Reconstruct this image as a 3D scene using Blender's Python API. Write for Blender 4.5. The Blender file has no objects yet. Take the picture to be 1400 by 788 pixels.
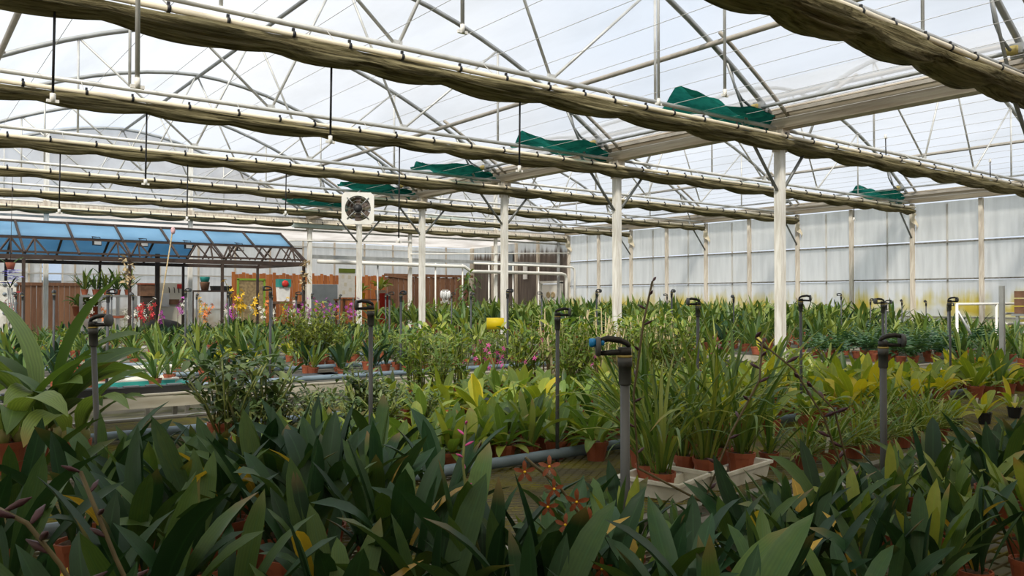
import bpy, math, random
from math import sin, cos, tan, pi, radians, sqrt, atan2
from mathutils import Vector, Matrix, Euler
random.seed(7)
R = random.random
U = random.uniform
scn = bpy.context.scene
COL = scn.collection

# ------------------------------------------------------------------ camera
F = 1110.0                       # focal length in pixels of a 1400 px frame
TH = math.atan(850.0 / F)        # yaw of the view against the gutter direction (+Y)
CT, ST = cos(TH), sin(TH)
EYE = 1.6
cam_d = bpy.data.cameras.new('camera')
cam_d.sensor_width = 36.0
cam_d.lens = F / 1400.0 * 36.0
cam_d.clip_start = 0.05
cam_d.clip_end = 400
cam = bpy.data.objects.new('camera', cam_d)
cam.location = (0, 0, EYE)
cam.rotation_euler = (radians(90 + 0.774), 0, -TH)
COL.objects.link(cam)
scn.camera = cam

# ------------------------------------------------------------------ colour management, sky, sun
scn.view_settings.view_transform = 'Standard'
scn.view_settings.look = 'None'
scn.view_settings.gamma = 1.0
scn.view_settings.exposure = 0.12
scn.view_settings.use_curve_mapping = False
SKY_STRENGTH = 0.90
SUN_STRENGTH = 5.2
w = bpy.data.worlds.new('overcast_sky')
scn.world = w
w.use_nodes = True
nt = w.node_tree
nt.nodes.clear()
wo = nt.nodes.new('ShaderNodeOutputWorld')
bg = nt.nodes.new('ShaderNodeBackground')
bg.inputs['Strength'].default_value = SKY_STRENGTH
tcw = nt.nodes.new('ShaderNodeTexCoord')
ns = nt.nodes.new('ShaderNodeTexNoise')
ns.inputs['Scale'].default_value = 2.2
ns.inputs['Detail'].default_value = 4
nt.links.new(tcw.outputs['Generated'], ns.inputs['Vector'])
rp = nt.nodes.new('ShaderNodeValToRGB')
rp.color_ramp.elements[0].position = 0.3
rp.color_ramp.elements[0].color = (0.72, 0.84, 1.0, 1)
rp.color_ramp.elements[1].position = 0.7
rp.color_ramp.elements[1].color = (0.97, 0.98, 1.0, 1)
nt.links.new(ns.outputs['Fac'], rp.inputs['Fac'])
nt.links.new(rp.outputs['Color'], bg.inputs['Color'])
nt.links.new(bg.outputs['Background'], wo.inputs['Surface'])
sun_d = bpy.data.lights.new('hazy_sun', 'SUN')
sun_d.energy = SUN_STRENGTH
sun_d.angle = radians(9)
sun_d.color = (1.0, 0.93, 0.80)
sun = bpy.data.objects.new('hazy_sun', sun_d)
SUN_DIR = Vector((0.62, 0.52, -0.85)).normalized()    # the way the light travels
sun.rotation_euler = SUN_DIR.to_track_quat('-Z', 'Y').to_euler()
sun.location = (0, 0, 12)
COL.objects.link(sun)

# ------------------------------------------------------------------ node helpers
def mat_new(name):
    m = bpy.data.materials.new(name)
    m.use_nodes = True
    n = m.node_tree
    n.nodes.clear()
    out = n.nodes.new('ShaderNodeOutputMaterial')
    return m, n, out

def ramp(n, src, stops):
    r = n.nodes.new('ShaderNodeValToRGB')
    e = r.color_ramp.elements
    e[0].position, e[0].color = stops[0][0], (*stops[0][1], 1)
    e[1].position, e[1].color = stops[-1][0], (*stops[-1][1], 1)
    for p, c in stops[1:-1]:
        k = e.new(p)
        k.color = (*c, 1)
    n.links.new(src, r.inputs['Fac'])
    return r.outputs['Color']

def noise(n, scale, detail=3, vec=None, rough=0.5):
    t = n.nodes.new('ShaderNodeTexNoise')
    t.inputs['Scale'].default_value = scale
    t.inputs['Detail'].default_value = detail
    t.inputs['Roughness'].default_value = rough
    if vec is not None:
        n.links.new(vec, t.inputs['Vector'])
    return t.outputs['Fac']

def mapping(n, src, scale):
    mp = n.nodes.new('ShaderNodeMapping')
    mp.inputs['Scale'].default_value = scale
    n.links.new(src, mp.inputs['Vector'])
    return mp.outputs['Vector']

def math_(n, op, a, b=None, clamp=False):
    m = n.nodes.new('ShaderNodeMath')
    m.operation = op
    m.use_clamp = clamp
    for i, v in enumerate((a, b)):
        if v is None:
            continue
        if isinstance(v, (int, float)):
            m.inputs[i].default_value = v
        else:
            n.links.new(v, m.inputs[i])
    return m.outputs[0]

def mixc(n, fac, a, b, mode='MIX'):
    m = n.nodes.new('ShaderNodeMix')
    m.data_type = 'RGBA'
    m.blend_type = mode
    for sock, v in ((m.inputs[0], fac), (m.inputs[6], a), (m.inputs[7], b)):
        if isinstance(v, (int, float)):
            sock.default_value = v
        elif isinstance(v, tuple):
            sock.default_value = (*v, 1)
        else:
            n.links.new(v, sock)
    return m.outputs[2]

def simple(name, c, rough=0.6, metal=0.0, var=0.12, scale=6.0, stretch=(1, 1, 1), c2=None, bump=0.0, spec=0.4):
    """Plain painted/plastic/metal surface with a little uneven wear."""
    m, n, out = mat_new(name)
    b = n.nodes.new('ShaderNodeBsdfPrincipled')
    b.inputs['Roughness'].default_value = rough
    b.inputs['Metallic'].default_value = metal
    b.inputs['Specular IOR Level'].default_value = spec
    tc = n.nodes.new('ShaderNodeTexCoord')
    v = mapping(n, tc.outputs['Object'], stretch)
    f = noise(n, scale, 4, v)
    if c2 is None:
        c2 = tuple(x * (1 - var * 2) for x in c)
    col = ramp(n, f, [(0.35, c2), (0.6, c)])
    n.links.new(col, b.inputs['Base Color'])
    if bump:
        bp = n.nodes.new('ShaderNodeBump')
        bp.inputs['Strength'].default_value = bump
        bp.inputs['Distance'].default_value = 0.01
        n.links.new(f, bp.inputs['Height'])
        n.links.new(bp.outputs['Normal'], b.inputs['Normal'])
    n.links.new(b.outputs['BSDF'], out.inputs['Surface'])
    return m

def leaf_mat(name, cols, tip=None, translucent=0.3, rough=0.42, joined=False, tl=(1.25, 1.25, 0.5), spec=0.45, ribs=0):
    """cols: dark, mid, light. Colour varies leaf by leaf, along the blade and across its midrib."""
    m, n, out = mat_new(name)
    b = n.nodes.new('ShaderNodeBsdfPrincipled')
    b.inputs['Roughness'].default_value = rough
    b.inputs['Specular IOR Level'].default_value = spec
    oi = n.nodes.new('ShaderNodeObjectInfo')
    a = n.nodes.new('ShaderNodeAttribute')
    a.attribute_name = 'tint'
    al = n.nodes.new('ShaderNodeAttribute')
    al.attribute_name = 'along'
    ac = n.nodes.new('ShaderNodeAttribute')
    ac.attribute_name = 'across'
    if joined:
        t = math_(n, 'ADD', a.outputs['Fac'], math_(n, 'MULTIPLY', math_(n, 'SUBTRACT', oi.outputs['Random'], 0.5), 0.35))
    else:
        t = oi.outputs['Random']
    tc = n.nodes.new('ShaderNodeTexCoord')
    nz = noise(n, 14, 2, tc.outputs['Object'])
    t2 = math_(n, 'ADD', t, math_(n, 'MULTIPLY', math_(n, 'SUBTRACT', nz, 0.5), 0.3))
    col = ramp(n, t2, [(0.05, cols[0]), (0.5, cols[1]), (0.9, cols[2])])
    rib = math_(n, 'SUBTRACT', 1.0, math_(n, 'MULTIPLY', math_(n, 'ABSOLUTE', ac.outputs['Fac']), 9.0), True)
    col = mixc(n, math_(n, 'MULTIPLY', rib, 0.35), col, tuple(min(1, c * 1.9) for c in cols[1]))
    if ribs:
        wv_ = math_(n, 'MULTIPLY', math_(n, 'ADD', math_(n, 'SINE', math_(n, 'MULTIPLY', ac.outputs['Fac'], ribs)), 1.0), 0.5)
        col = mixc(n, math_(n, 'MULTIPLY', wv_, 0.4 if ribs > 26 else 0.2), col, tuple(c * 0.55 for c in cols[1]))
    if tip:
        k = math_(n, 'MULTIPLY', math_(n, 'SUBTRACT', al.outputs['Fac'], 0.8), 6.0, True)
        k = math_(n, 'MULTIPLY', k, math_(n, 'MULTIPLY', math_(n, 'SUBTRACT', math_(n, 'FRACT', math_(n, 'MULTIPLY', t, 13.7)), 0.84), 8.0, True))
        col = mixc(n, k, col, tip)
    n.links.new(col, b.inputs['Base Color'])
    tr = n.nodes.new('ShaderNodeBsdfTranslucent')
    n.links.new(mixc(n, 1.0, col, tl, 'MULTIPLY'), tr.inputs['Color'])
    mx = n.nodes.new('ShaderNodeMixShader')
    mx.inputs[0].default_value = translucent
    n.links.new(b.outputs['BSDF'], mx.inputs[1])
    n.links.new(tr.outputs['BSDF'], mx.inputs[2])
    n.links.new(mx.outputs['Shader'], out.inputs['Surface'])
    return m

def film_mat(name, tint, clear, streak=(0.3, 3, 3), dirt=(0.72, 0.70, 0.66)):
    """Milky greenhouse sheet: partly see-through, partly scattering."""
    m, n, out = mat_new(name)
    tc = n.nodes.new('ShaderNodeTexCoord')
    f = noise(n, 1.0, 5, mapping(n, tc.outputs['Object'], streak), 0.6)
    col = ramp(n, f, [(0.3, dirt), (0.55, tint)])
    tr = n.nodes.new('ShaderNodeBsdfTransparent')
    n.links.new(col, tr.inputs['Color'])
    tl = n.nodes.new('ShaderNodeBsdfTranslucent')
    n.links.new(col, tl.inputs['Color'])
    df = n.nodes.new('ShaderNodeBsdfDiffuse')
    n.links.new(col, df.inputs['Color'])
    m1 = n.nodes.new('ShaderNodeMixShader')
    m1.inputs[0].default_value = 0.3
    n.links.new(tl.outputs[0], m1.inputs[1])
    n.links.new(df.outputs[0], m1.inputs[2])
    m2 = n.nodes.new('ShaderNodeMixShader')
    m2.inputs[0].default_value = clear
    n.links.new(m1.outputs[0], m2.inputs[1])
    n.links.new(tr.outputs[0], m2.inputs[2])
    n.links.new(m2.outputs[0], out.inputs['Surface'])
    return m

def panel_mat(name, tint, stain, lo, hi, jag, clear, mode):
    """Corrugated wall sheet. mode 'algae': a stain fading upward from lo to hi; 'soot': brown below hi with a ragged edge."""
    m, n, out = mat_new(name)
    g = n.nodes.new('ShaderNodeNewGeometry')
    sp = n.nodes.new('ShaderNodeSeparateXYZ')
    n.links.new(g.outputs['Position'], sp.inputs[0])
    streak = noise(n, 1.0, 4, mapping(n, g.outputs['Position'], (9, 9, 0.7)), 0.6)
    patch = noise(n, 1.0, 3, mapping(n, g.outputs['Position'], (0.9, 0.9, 1.2)), 0.6)
    base = ramp(n, streak, [(0.3, tuple(c * 0.88 for c in tint)), (0.6, tint)])
    edge = math_(n, 'ADD', sp.outputs['Z'], math_(n, 'MULTIPLY', math_(n, 'SUBTRACT', streak, 0.5), jag))
    k = math_(n, 'DIVIDE', math_(n, 'SUBTRACT', hi, edge), hi - lo, True)
    if mode == 'algae':
        k = math_(n, 'MULTIPLY', k, math_(n, 'MULTIPLY', math_(n, 'SUBTRACT', patch, 0.40), 6.0, True))
        col = mixc(n, math_(n, 'MULTIPLY', k, 0.85), base, stain)
    else:
        st = ramp(n, streak, [(0.3, tuple(c * 0.55 for c in stain)), (0.65, stain)])
        col = mixc(n, math_(n, 'MULTIPLY', k, 0.95), base, st)
    wv = n.nodes.new('ShaderNodeTexWave')
    wv.bands_direction = 'DIAGONAL'
    wv.inputs['Scale'].default_value = 4.0
    n.links.new(mapping(n, g.outputs['Position'], (1, 1, 0)), wv.inputs['Vector'])
    bp = n.nodes.new('ShaderNodeBump')
    bp.inputs['Strength'].default_value = 0.25
    bp.inputs['Distance'].default_value = 0.02
    n.links.new(wv.outputs['Fac'], bp.inputs['Height'])
    tr = n.nodes.new('ShaderNodeBsdfTransparent')
    n.links.new(col, tr.inputs['Color'])
    tl = n.nodes.new('ShaderNodeBsdfTranslucent')
    n.links.new(col, tl.inputs['Color'])
    df = n.nodes.new('ShaderNodeBsdfDiffuse')
    n.links.new(col, df.inputs['Color'])
    n.links.new(bp.outputs['Normal'], df.inputs['Normal'])
    m1 = n.nodes.new('ShaderNodeMixShader')
    m1.inputs[0].default_value = 0.45
    n.links.new(tl.outputs[0], m1.inputs[1])
    n.links.new(df.outputs[0], m1.inputs[2])
    m2 = n.nodes.new('ShaderNodeMixShader')
    m2.inputs[0].default_value = clear
    n.links.new(m1.outputs[0], m2.inputs[1])
    n.links.new(tr.outputs[0], m2.inputs[2])
    n.links.new(m2.outputs[0], out.inputs['Surface'])
    return m

M = {}
M['film'] = film_mat('roof_film', (0.92, 0.93, 0.955), 0.66, (0.9, 0.22, 1), (0.80, 0.81, 0.82))
M['film_old'] = film_mat('gable_film', (0.88, 0.86, 0.84), 0.45, (0.8, 0.8, 0.8), (0.66, 0.63, 0.6))
M['wall_sheet'] = panel_mat('side_wall_sheet', (0.93, 0.93, 0.92), (0.80, 0.66, 0.08), 1.45, 1.80, 0.9, 0.42, 'algae')
M['sooty_sheet'] = panel_mat('sooty_wall_sheet', (0.84, 0.86, 0.88), (0.34, 0.28, 0.24), 3.2, 3.42, 0.9, 0.12, 'soot')
M['back_sheet'] = panel_mat('back_wall_sheet', (0.93, 0.93, 0.92), (0.70, 0.62, 0.54), 1.0, 2.2, 0.8, 0.45, 'algae')
M['post'] = simple('white_post_paint', (0.88, 0.86, 0.80), 0.5, 0, 0.06, 4, (6, 6, 0.8), c2=(0.66, 0.62, 0.54))
M['wall_post'] = simple('cream_post_paint', (0.74, 0.68, 0.58), 0.55, 0, 0.1, 4, (6, 6, 0.8), c2=(0.55, 0.47, 0.38))
M['galv'] = simple('galvanised_tube', (0.44, 0.45, 0.44), 0.45, 0.55, 0.12, 5)
M['galv_light'] = simple('pale_galvanised_tube', (0.62, 0.62, 0.59), 0.5, 0.35, 0.1, 5)
M['galv_dark'] = simple('weathered_tube', (0.30, 0.31, 0.30), 0.5, 0.5, 0.12, 5)
M['tan_tube'] = simple('tan_purlin', (0.46, 0.42, 0.36), 0.6, 0.2, 0.12, 5)
M['gutter'] = simple('gutter_paint', (0.60, 0.53, 0.42), 0.55, 0.1, 0.15, 3, (6, 0.3, 9), c2=(0.38, 0.31, 0.23))
M['cream_pipe'] = simple('cream_pipe', (0.82, 0.73, 0.55), 0.45, 0, 0.08, 3)
M['pvc'] = simple('white_pvc', (0.84, 0.82, 0.76), 0.4, 0, 0.06, 3)
M['black'] = simple('black_plastic', (0.022, 0.022, 0.023), 0.5, 0, 0.1, 8)
M['riser'] = simple('dark_grey_pvc', (0.105, 0.112, 0.12), 0.55, 0, 0.15, 7, (1, 1, 0.3))
M['bluegrey'] = simple('blue_grey_pvc', (0.20, 0.27, 0.33), 0.5, 0, 0.15, 6)
M['terracotta'] = simple('terracotta_plastic', (0.40, 0.115, 0.055), 0.6, 0, 0.15, 6, c2=(0.30, 0.085, 0.045))
M['soil'] = simple('bark_mix', (0.085, 0.055, 0.035), 0.95, 0, 0.3, 60, bump=0.6)
M['white_tray'] = simple('white_foam_tray', (0.88, 0.87, 0.82), 0.6, 0, 0.08, 6, c2=(0.60, 0.58, 0.50))
M['turq'] = simple('turquoise_tray', (0.03, 0.30, 0.27), 0.5, 0, 0.1, 5)
M['blue_clip'] = simple('blue_clip', (0.02, 0.28, 0.72), 0.4, 0, 0.05, 5)
M['yellow'] = simple('yellow_trap', (0.95, 0.72, 0.01), 0.45, 0, 0.05, 5)
M['brass'] = simple('ochre_washer', (0.42, 0.33, 0.10), 0.5, 0, 0.1, 8)
M['white_tag'] = simple('white_label', (0.82, 0.82, 0.80), 0.5, 0, 0.05, 20)
M['rail'] = simple('bench_rail', (0.30, 0.29, 0.26), 0.55, 0.4, 0.15, 4, (0.4, 3, 3), c2=(0.19, 0.18, 0.15))
M['rail_pale'] = simple('pale_bench_rail', (0.52, 0.49, 0.40), 0.6, 0.1, 0.15, 4, (0.4, 3, 3), c2=(0.36, 0.33, 0.25))
M['wire'] = simple('mossy_bench_mesh', (0.125, 0.115, 0.065), 0.8, 0.1, 0.2, 5, c2=(0.21, 0.19, 0.03))
M['wiregrey'] = simple('grey_bench_mesh', (0.30, 0.29, 0.25), 0.7, 0.3, 0.2, 3)
M['thin_wire'] = simple('thin_wire', (0.62, 0.61, 0.58), 0.5, 0.2, 0.05, 3)
M['iron'] = simple('brown_iron', (0.075, 0.052, 0.042), 0.6, 0.2, 0.15, 5)
M['slate'] = simple('slate_paint', (0.23, 0.27, 0.30), 0.6, 0, 0.08, 3)
M['lamp_green'] = simple('grey_green_housing', (0.50, 0.56, 0.52), 0.5, 0, 0.06, 3)
M['pegboard'] = simple('cream_board', (0.78, 0.74, 0.62), 0.7, 0, 0.05, 3)
M['paper'] = simple('paper_sheet', (0.84, 0.84, 0.82), 0.8, 0, 0.04, 10)
M['red'] = simple('red_paint', (0.62, 0.04, 0.03), 0.5, 0, 0.1, 6)
M['pink'] = simple('pink_petal', (0.66, 0.10, 0.36), 0.6, 0, 0.15, 20)
M['rag_pink'] = simple('faded_pink_rag', (0.80, 0.50, 0.52), 0.8, 0, 0.15, 20)
M['lime'] = simple('lime_frame', (0.30, 0.52, 0.06), 0.5, 0, 0.05, 5)
M['crate'] = simple('brown_crate', (0.20, 0.105, 0.06), 0.7, 0, 0.2, 8)
M['cane'] = simple('dry_cane', (0.55, 0.46, 0.28), 0.7, 0, 0.15, 12, c2=(0.36, 0.30, 0.13))
M['stem'] = simple('green_stem', (0.16, 0.19, 0.05), 0.6, 0, 0.15, 14)
M['bulb'] = simple('pseudobulb_green', (0.20, 0.22, 0.07), 0.5, 0, 0.2, 14, c2=(0.32, 0.26, 0.12))
M['purple_bud'] = simple('purple_bud', (0.075, 0.03, 0.045), 0.5, 0, 0.2, 30)
M['spike'] = simple('olive_spike', (0.11, 0.085, 0.035), 0.6, 0, 0.2, 20)
M['maroon'] = simple('maroon_petal', (0.115, 0.014, 0.010), 0.6, 0, 0.2, 60, c2=(0.26, 0.085, 0.015))
M['white_petal'] = simple('white_petal', (0.84, 0.80, 0.70), 0.6, 0, 0.05, 20)
M['magenta_petal'] = simple('magenta_petal', (0.50, 0.08, 0.44), 0.6, 0, 0.1, 20)
M['yellow_petal'] = simple('yellow_petal', (0.85, 0.52, 0.02), 0.6, 0, 0.1, 20)
M['orange_petal'] = simple('orange_petal', (0.78, 0.22, 0.05), 0.6, 0, 0.1, 20)
M['red_petal'] = simple('red_petal', (0.62, 0.04, 0.05), 0.6, 0, 0.1, 20)
M['lilac_petal'] = simple('lilac_petal', (0.24, 0.22, 0.66), 0.6, 0, 0.1, 20)
M['straw'] = simple('dried_bracts', (0.52, 0.40, 0.22), 0.8, 0, 0.2, 14)
M['glass'] = film_mat('window_glass', (0.86, 0.90, 0.95), 0.9, (1, 1, 1), (0.8, 0.85, 0.9))
M['dark_fan'] = simple('fan_brown', (0.12, 0.085, 0.065), 0.55, 0.1, 0.15, 6)
M['concrete'] = simple('floor_concrete', (0.155, 0.145, 0.115), 0.9, 0, 0.2, 2.5, c2=(0.10, 0.10, 0.045), bump=0.2)
M['outside'] = simple('outside_ground', (0.22, 0.24, 0.14), 0.95, 0, 0.2, 0.5)

def wood(name, a, b):
    m, n, out = mat_new(name)
    p = n.nodes.new('ShaderNodeBsdfPrincipled')
    p.inputs['Roughness'].default_value = 0.75
    tc = n.nodes.new('ShaderNodeTexCoord')
    oi = n.nodes.new('ShaderNodeObjectInfo')
    f = noise(n, 3, 5, mapping(n, tc.outputs['Object'], (14, 14, 0.9)), 0.6)
    f = math_(n, 'ADD', f, math_(n, 'MULTIPLY', math_(n, 'SUBTRACT', oi.outputs['Random'], 0.5), 0.45))
    n.links.new(ramp(n, f, [(0.25, b), (0.7, a)]), p.inputs['Base Color'])
    n.links.new(p.outputs[0], out.inputs['Surface'])
    return m
M['cedar'] = wood('cedar_boards', (0.60, 0.22, 0.065), (0.38, 0.12, 0.035))
M['oldboard'] = wood('weathered_boards', (0.33, 0.17, 0.095), (0.20, 0.10, 0.06))

def cloth_mat(name, a, b, stretch, scale, tl=0.0):
    m, n, out = mat_new(name)
    p = n.nodes.new('ShaderNodeBsdfPrincipled')
    p.inputs['Roughness'].default_value = 0.9
    p.inputs['Specular IOR Level'].default_value = 0.1
    tc = n.nodes.new('ShaderNodeTexCoord')
    f = noise(n, scale, 5, mapping(n, tc.outputs['Object'], stretch), 0.65)
    n.links.new(ramp(n, f, [(0.36, b), (0.62, a)]), p.inputs['Base Color'])
    bp = n.nodes.new('ShaderNodeBump')
    bp.inputs['Strength'].default_value = 0.9
    bp.inputs['Distance'].default_value = 0.03
    n.links.new(f, bp.inputs['Height'])
    n.links.new(bp.outputs['Normal'], p.inputs['Normal'])
    if tl:
        t = n.nodes.new('ShaderNodeBsdfTranslucent')
        t.inputs['Color'].default_value = (*a, 1)
        mx = n.nodes.new('ShaderNodeMixShader')
        mx.inputs[0].default_value = tl
        n.links.new(p.outputs[0], mx.inputs[1])
        n.links.new(t.outputs[0], mx.inputs[2])
        n.links.new(mx.outputs[0], out.inputs['Surface'])
    else:
        n.links.new(p.outputs[0], out.inputs['Surface'])
    return m
M['cloth'] = cloth_mat('shade_cloth', (0.31, 0.27, 0.15), (0.055, 0.046, 0.018), (0.55, 13, 15), 2.0, 0.10)  # dark streaks put the shade of the folds into the colour
M['cloth_added'] = cloth_mat('added_cloth_weave', (0.60, 0.54, 0.42), (0.46, 0.40, 0.30), (1, 1, 1), 2.0, 0.75)  # for the out-of-view cloths added to shade the nearest plants
M['net'] = film_mat('green_net', (0.015, 0.155, 0.115), 0.30, (3, 14, 14), (0.006, 0.07, 0.055))

def sheet_blue():
    m, n, out = mat_new('blue_roof_sheet')
    tc = n.nodes.new('ShaderNodeTexCoord')
    f = noise(n, 1.5, 3, tc.outputs['Object'])
    col = ramp(n, f, [(0.3, (0.26, 0.53, 0.76)), (0.7, (0.36, 0.64, 0.86))])
    p = n.nodes.new('ShaderNodeBsdfPrincipled')
    p.inputs['Roughness'].default_value = 0.4
    n.links.new(col, p.inputs['Base Color'])
    t = n.nodes.new('ShaderNodeBsdfTranslucent')
    n.links.new(col, t.inputs['Color'])
    mx = n.nodes.new('ShaderNodeMixShader')
    mx.inputs[0].default_value = 0.5
    n.links.new(p.outputs[0], mx.inputs[1])
    n.links.new(t.outputs[0], mx.inputs[2])
    n.links.new(mx.outputs[0], out.inputs['Surface'])
    return m
M['blue_sheet'] = sheet_blue()

# leaf materials: (separate leaf objects) / (joined foliage)
def leafpair(key, cols, **k):
    M[key] = leaf_mat(key, cols, joined=False, **k)
    M[key + '_j'] = leaf_mat(key + '_far', cols, joined=True, **k)
leafpair('lf_dark', ((0.014, 0.042, 0.020), (0.027, 0.074, 0.031), (0.075, 0.135, 0.034)), tip=(0.20, 0.15, 0.07), translucent=0.16, rough=0.48, ribs=24, spec=0.25)
leafpair('lf_mid', ((0.047, 0.101, 0.024), (0.101, 0.182, 0.041), (0.230, 0.284, 0.054)), tip=(0.30, 0.20, 0.07), translucent=0.28)
leafpair('lf_light', ((0.106, 0.194, 0.040), (0.181, 0.281, 0.056), (0.375, 0.413, 0.069)), tip=(0.40, 0.26, 0.06), translucent=0.32)
leafpair('lf_yellow', ((0.172, 0.241, 0.029), (0.287, 0.345, 0.034), (0.575, 0.483, 0.034)), tip=(0.5, 0.33, 0.05), translucent=0.38)
leafpair('lf_grass', ((0.058, 0.124, 0.023), (0.130, 0.215, 0.036), (0.286, 0.325, 0.065)), tip=(0.34, 0.22, 0.08), translucent=0.25)
leafpair('lf_plicate', ((0.075, 0.150, 0.036), (0.150, 0.247, 0.060), (0.255, 0.345, 0.090)), tip=(0.34, 0.26, 0.09), translucent=0.34, rough=0.5, ribs=28)
leafpair('lf_fern', ((0.025, 0.075, 0.037), (0.056, 0.131, 0.056), (0.112, 0.200, 0.062)), translucent=0.25)
leafpair('lf_bush', ((0.041, 0.081, 0.030), (0.095, 0.149, 0.047), (0.189, 0.230, 0.081)), tip=(0.25, 0.12, 0.10), translucent=0.22)
leafpair('lf_shrub', ((0.098, 0.147, 0.020), (0.189, 0.245, 0.035), (0.336, 0.364, 0.070)), translucent=0.28)
leafpair('lf_deadgold', ((0.40, 0.26, 0.04), (0.52, 0.36, 0.05), (0.60, 0.45, 0.08)), translucent=0.3)

# ------------------------------------------------------------------ mesh builder
class MB:
    def __init__(s):
        s.v, s.f, s.sm = [], [], []
        s.tint, s.along, s.across = [], [], []
        s.attrs = False
    def add(s, vs, fs, smooth=False):
        o = len(s.v)
        s.v += [tuple(p) for p in vs]
        s.f += [tuple(i + o for i in f) for f in fs]
        s.sm += [smooth] * len(fs)
        return o
    def box(s, c, d, rot=None, taper=1.0):
        hx, hy, hz = d[0] / 2, d[1] / 2, d[2] / 2
        ps = []
        for z, k in ((-hz, taper), (hz, 1.0)):
            for x, y in ((-hx, -hy), (hx, -hy), (hx, hy), (-hx, hy)):
                p = Vector((x * k, y * k, z))
                if rot is not None:
                    p = rot @ p
                ps.append(p + Vector(c))
        s.add(ps, [(3, 2, 1, 0), (4, 5, 6, 7), (0, 1, 5, 4), (1, 2, 6, 5), (2, 3, 7, 6), (3, 0, 4, 7)])
        return s
    def bar(s, a, b, wd, ht, up=(0, 0, 1)):
        a, b = Vector(a), Vector(b)
        d = (b - a).normalized()
        u = Vector(up)
        if abs(d.dot(u)) > 0.98:
            u = Vector((1, 0, 0))
        x = d.cross(u).normalized()
        z = x.cross(d)
        ps = []
        for p in (a, b):
            for i, j in ((-1, -1), (1, -1), (1, 1), (-1, 1)):
                ps.append(p + x * (i * wd / 2) + z * (j * ht / 2))
        s.add(ps, [(3, 2, 1, 0), (4, 5, 6, 7), (0, 1, 5, 4), (1, 2, 6, 5), (2, 3, 7, 6), (3, 0, 4, 7)])
        return s
    def tube(s, pts, r, n=6, cap=True, smooth=True):
        pts = [Vector(p) for p in pts]
        rs = r if isinstance(r, (list, tuple)) else [r] * len(pts)
        ps = []
        prev = None
        for i, p in enumerate(pts):
            d = (pts[min(i + 1, len(pts) - 1)] - pts[max(i - 1, 0)])
            if d.length < 1e-9:
                d = Vector((0, 0, 1))
            d.normalize()
            if prev is None:
                u = Vector((0, 0, 1)) if abs(d.z) < 0.9 else Vector((1, 0, 0))
                prev = d.cross(u).normalized()
            x = (prev - d * prev.dot(d))
            x.normalize()
            prev = x
            y = d.cross(x)
            for k in range(n):
                t = 2 * pi * k / n
                ps.append(p + (x * cos(t) + y * sin(t)) * rs[i])
        fs = []
        for i in range(len(pts) - 1):
            for k in range(n):
                a, b = i * n + k, i * n + (k + 1) % n
                fs.append((a, b, b + n, a + n))
        if cap:
            fs.append(tuple(range(n - 1, -1, -1)))
            fs.append(tuple((len(pts) - 1) * n + k for k in range(n)))
        s.add(ps, fs, smooth)
        return s
    def lathe(s, c, prof, n=12, smooth=True, axis=None, caps=True):
        c = Vector(c)
        q = axis
        ps, fs = [], []
        for r, z in prof:
            for k in range(n):
                t = 2 * pi * k / n
                p = Vector((r * cos(t), r * sin(t), z))
                ps.append((q @ p if q else p) + c)
        for i in range(len(prof) - 1):
            for k in range(n):
                a, b = i * n + k, i * n + (k + 1) % n
                fs.append((a, b, b + n, a + n))
        if caps:
            fs.append(tuple(range(n - 1, -1, -1)))
            fs.append(tuple((len(prof) - 1) * n + k for k in range(n)))
        s.add(ps, fs, smooth)
        return s
    def blob(s, c, r, n=8, m=5, sq=(1, 1, 1)):
        prof = []
        for i in range(m + 1):
            t = pi * i / m
            prof.append((max(sin(t), 0.02) * r, -cos(t) * r))
        o = len(s.v)
        s.lathe((0, 0, 0), prof, n)
        for i in range(o, len(s.v)):
            p = s.v[i]
            s.v[i] = (p[0] * sq[0] + c[0], p[1] * sq[1] + c[1], p[2] * sq[2] + c[2])
        return s
    def merge(s, mesh_data, mtx, tint=None):
        vs, fs, al, ac = mesh_data
        o = len(s.v)
        s.v += [tuple(mtx @ Vector(p)) for p in vs]
        s.f += [tuple(i + o for i in f) for f in fs]
        s.sm += [True] * len(fs)
        s.attrs = True
        s.tint += [tint if tint is not None else 0.5] * len(vs)
        s.along += al
        s.across += ac
    def mesh(s, name, mat):
        me = bpy.data.meshes.new(name)
        me.from_pydata(s.v, [], s.f)
        me.polygons.foreach_set('use_smooth', s.sm)
        if s.attrs and len(s.tint) == len(s.v):
            for nm, arr in (('tint', s.tint), ('along', s.along), ('across', s.across)):
                at = me.attributes.new(nm, 'FLOAT', 'POINT')
                at.data.foreach_set('value', arr)
        if mat is not None:
            me.materials.append(M[mat] if isinstance(mat, str) else mat)
        me.update()
        return me
    def build(s, name, mat, parent=None, loc=None, kind=None):
        return mk(name, s.mesh(name, mat), parent, loc, kind=kind)

def mk(name, me, parent=None, loc=None, rot=None, scale=None, kind=None):
    o = bpy.data.objects.new(name, me)
    COL.objects.link(o)
    if parent is not None:
        o.parent = parent
    if loc is not None:
        o.location = loc
    if rot is not None:
        o.rotation_euler = rot
    if scale is not None:
        o.scale = (scale,) * 3 if isinstance(scale, (int, float)) else scale
    if kind:
        o['kind'] = kind
    return o

def tag(o, label, cat, group=None):
    o['label'] = label
    o['category'] = cat
    if group:
        o['group'] = group
    return o

def thing(name, label, cat, loc=(0, 0, 0), rz=0.0, group=None, scale=1.0):
    o = bpy.data.objects.new(name, None)
    o.empty_display_size = 0.05
    COL.objects.link(o)
    o.location = loc
    o.rotation_euler = (0, 0, rz)
    o.scale = (scale,) * 3
    return tag(o, label, cat, group)

def copy_tree(o, parent=None):
    kids = [c for c in o.children]
    c = o.copy()
    COL.objects.link(c)
    if parent is not None:
        c.parent = parent
    for k in kids:
        copy_tree(k, c)
    return c

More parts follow.
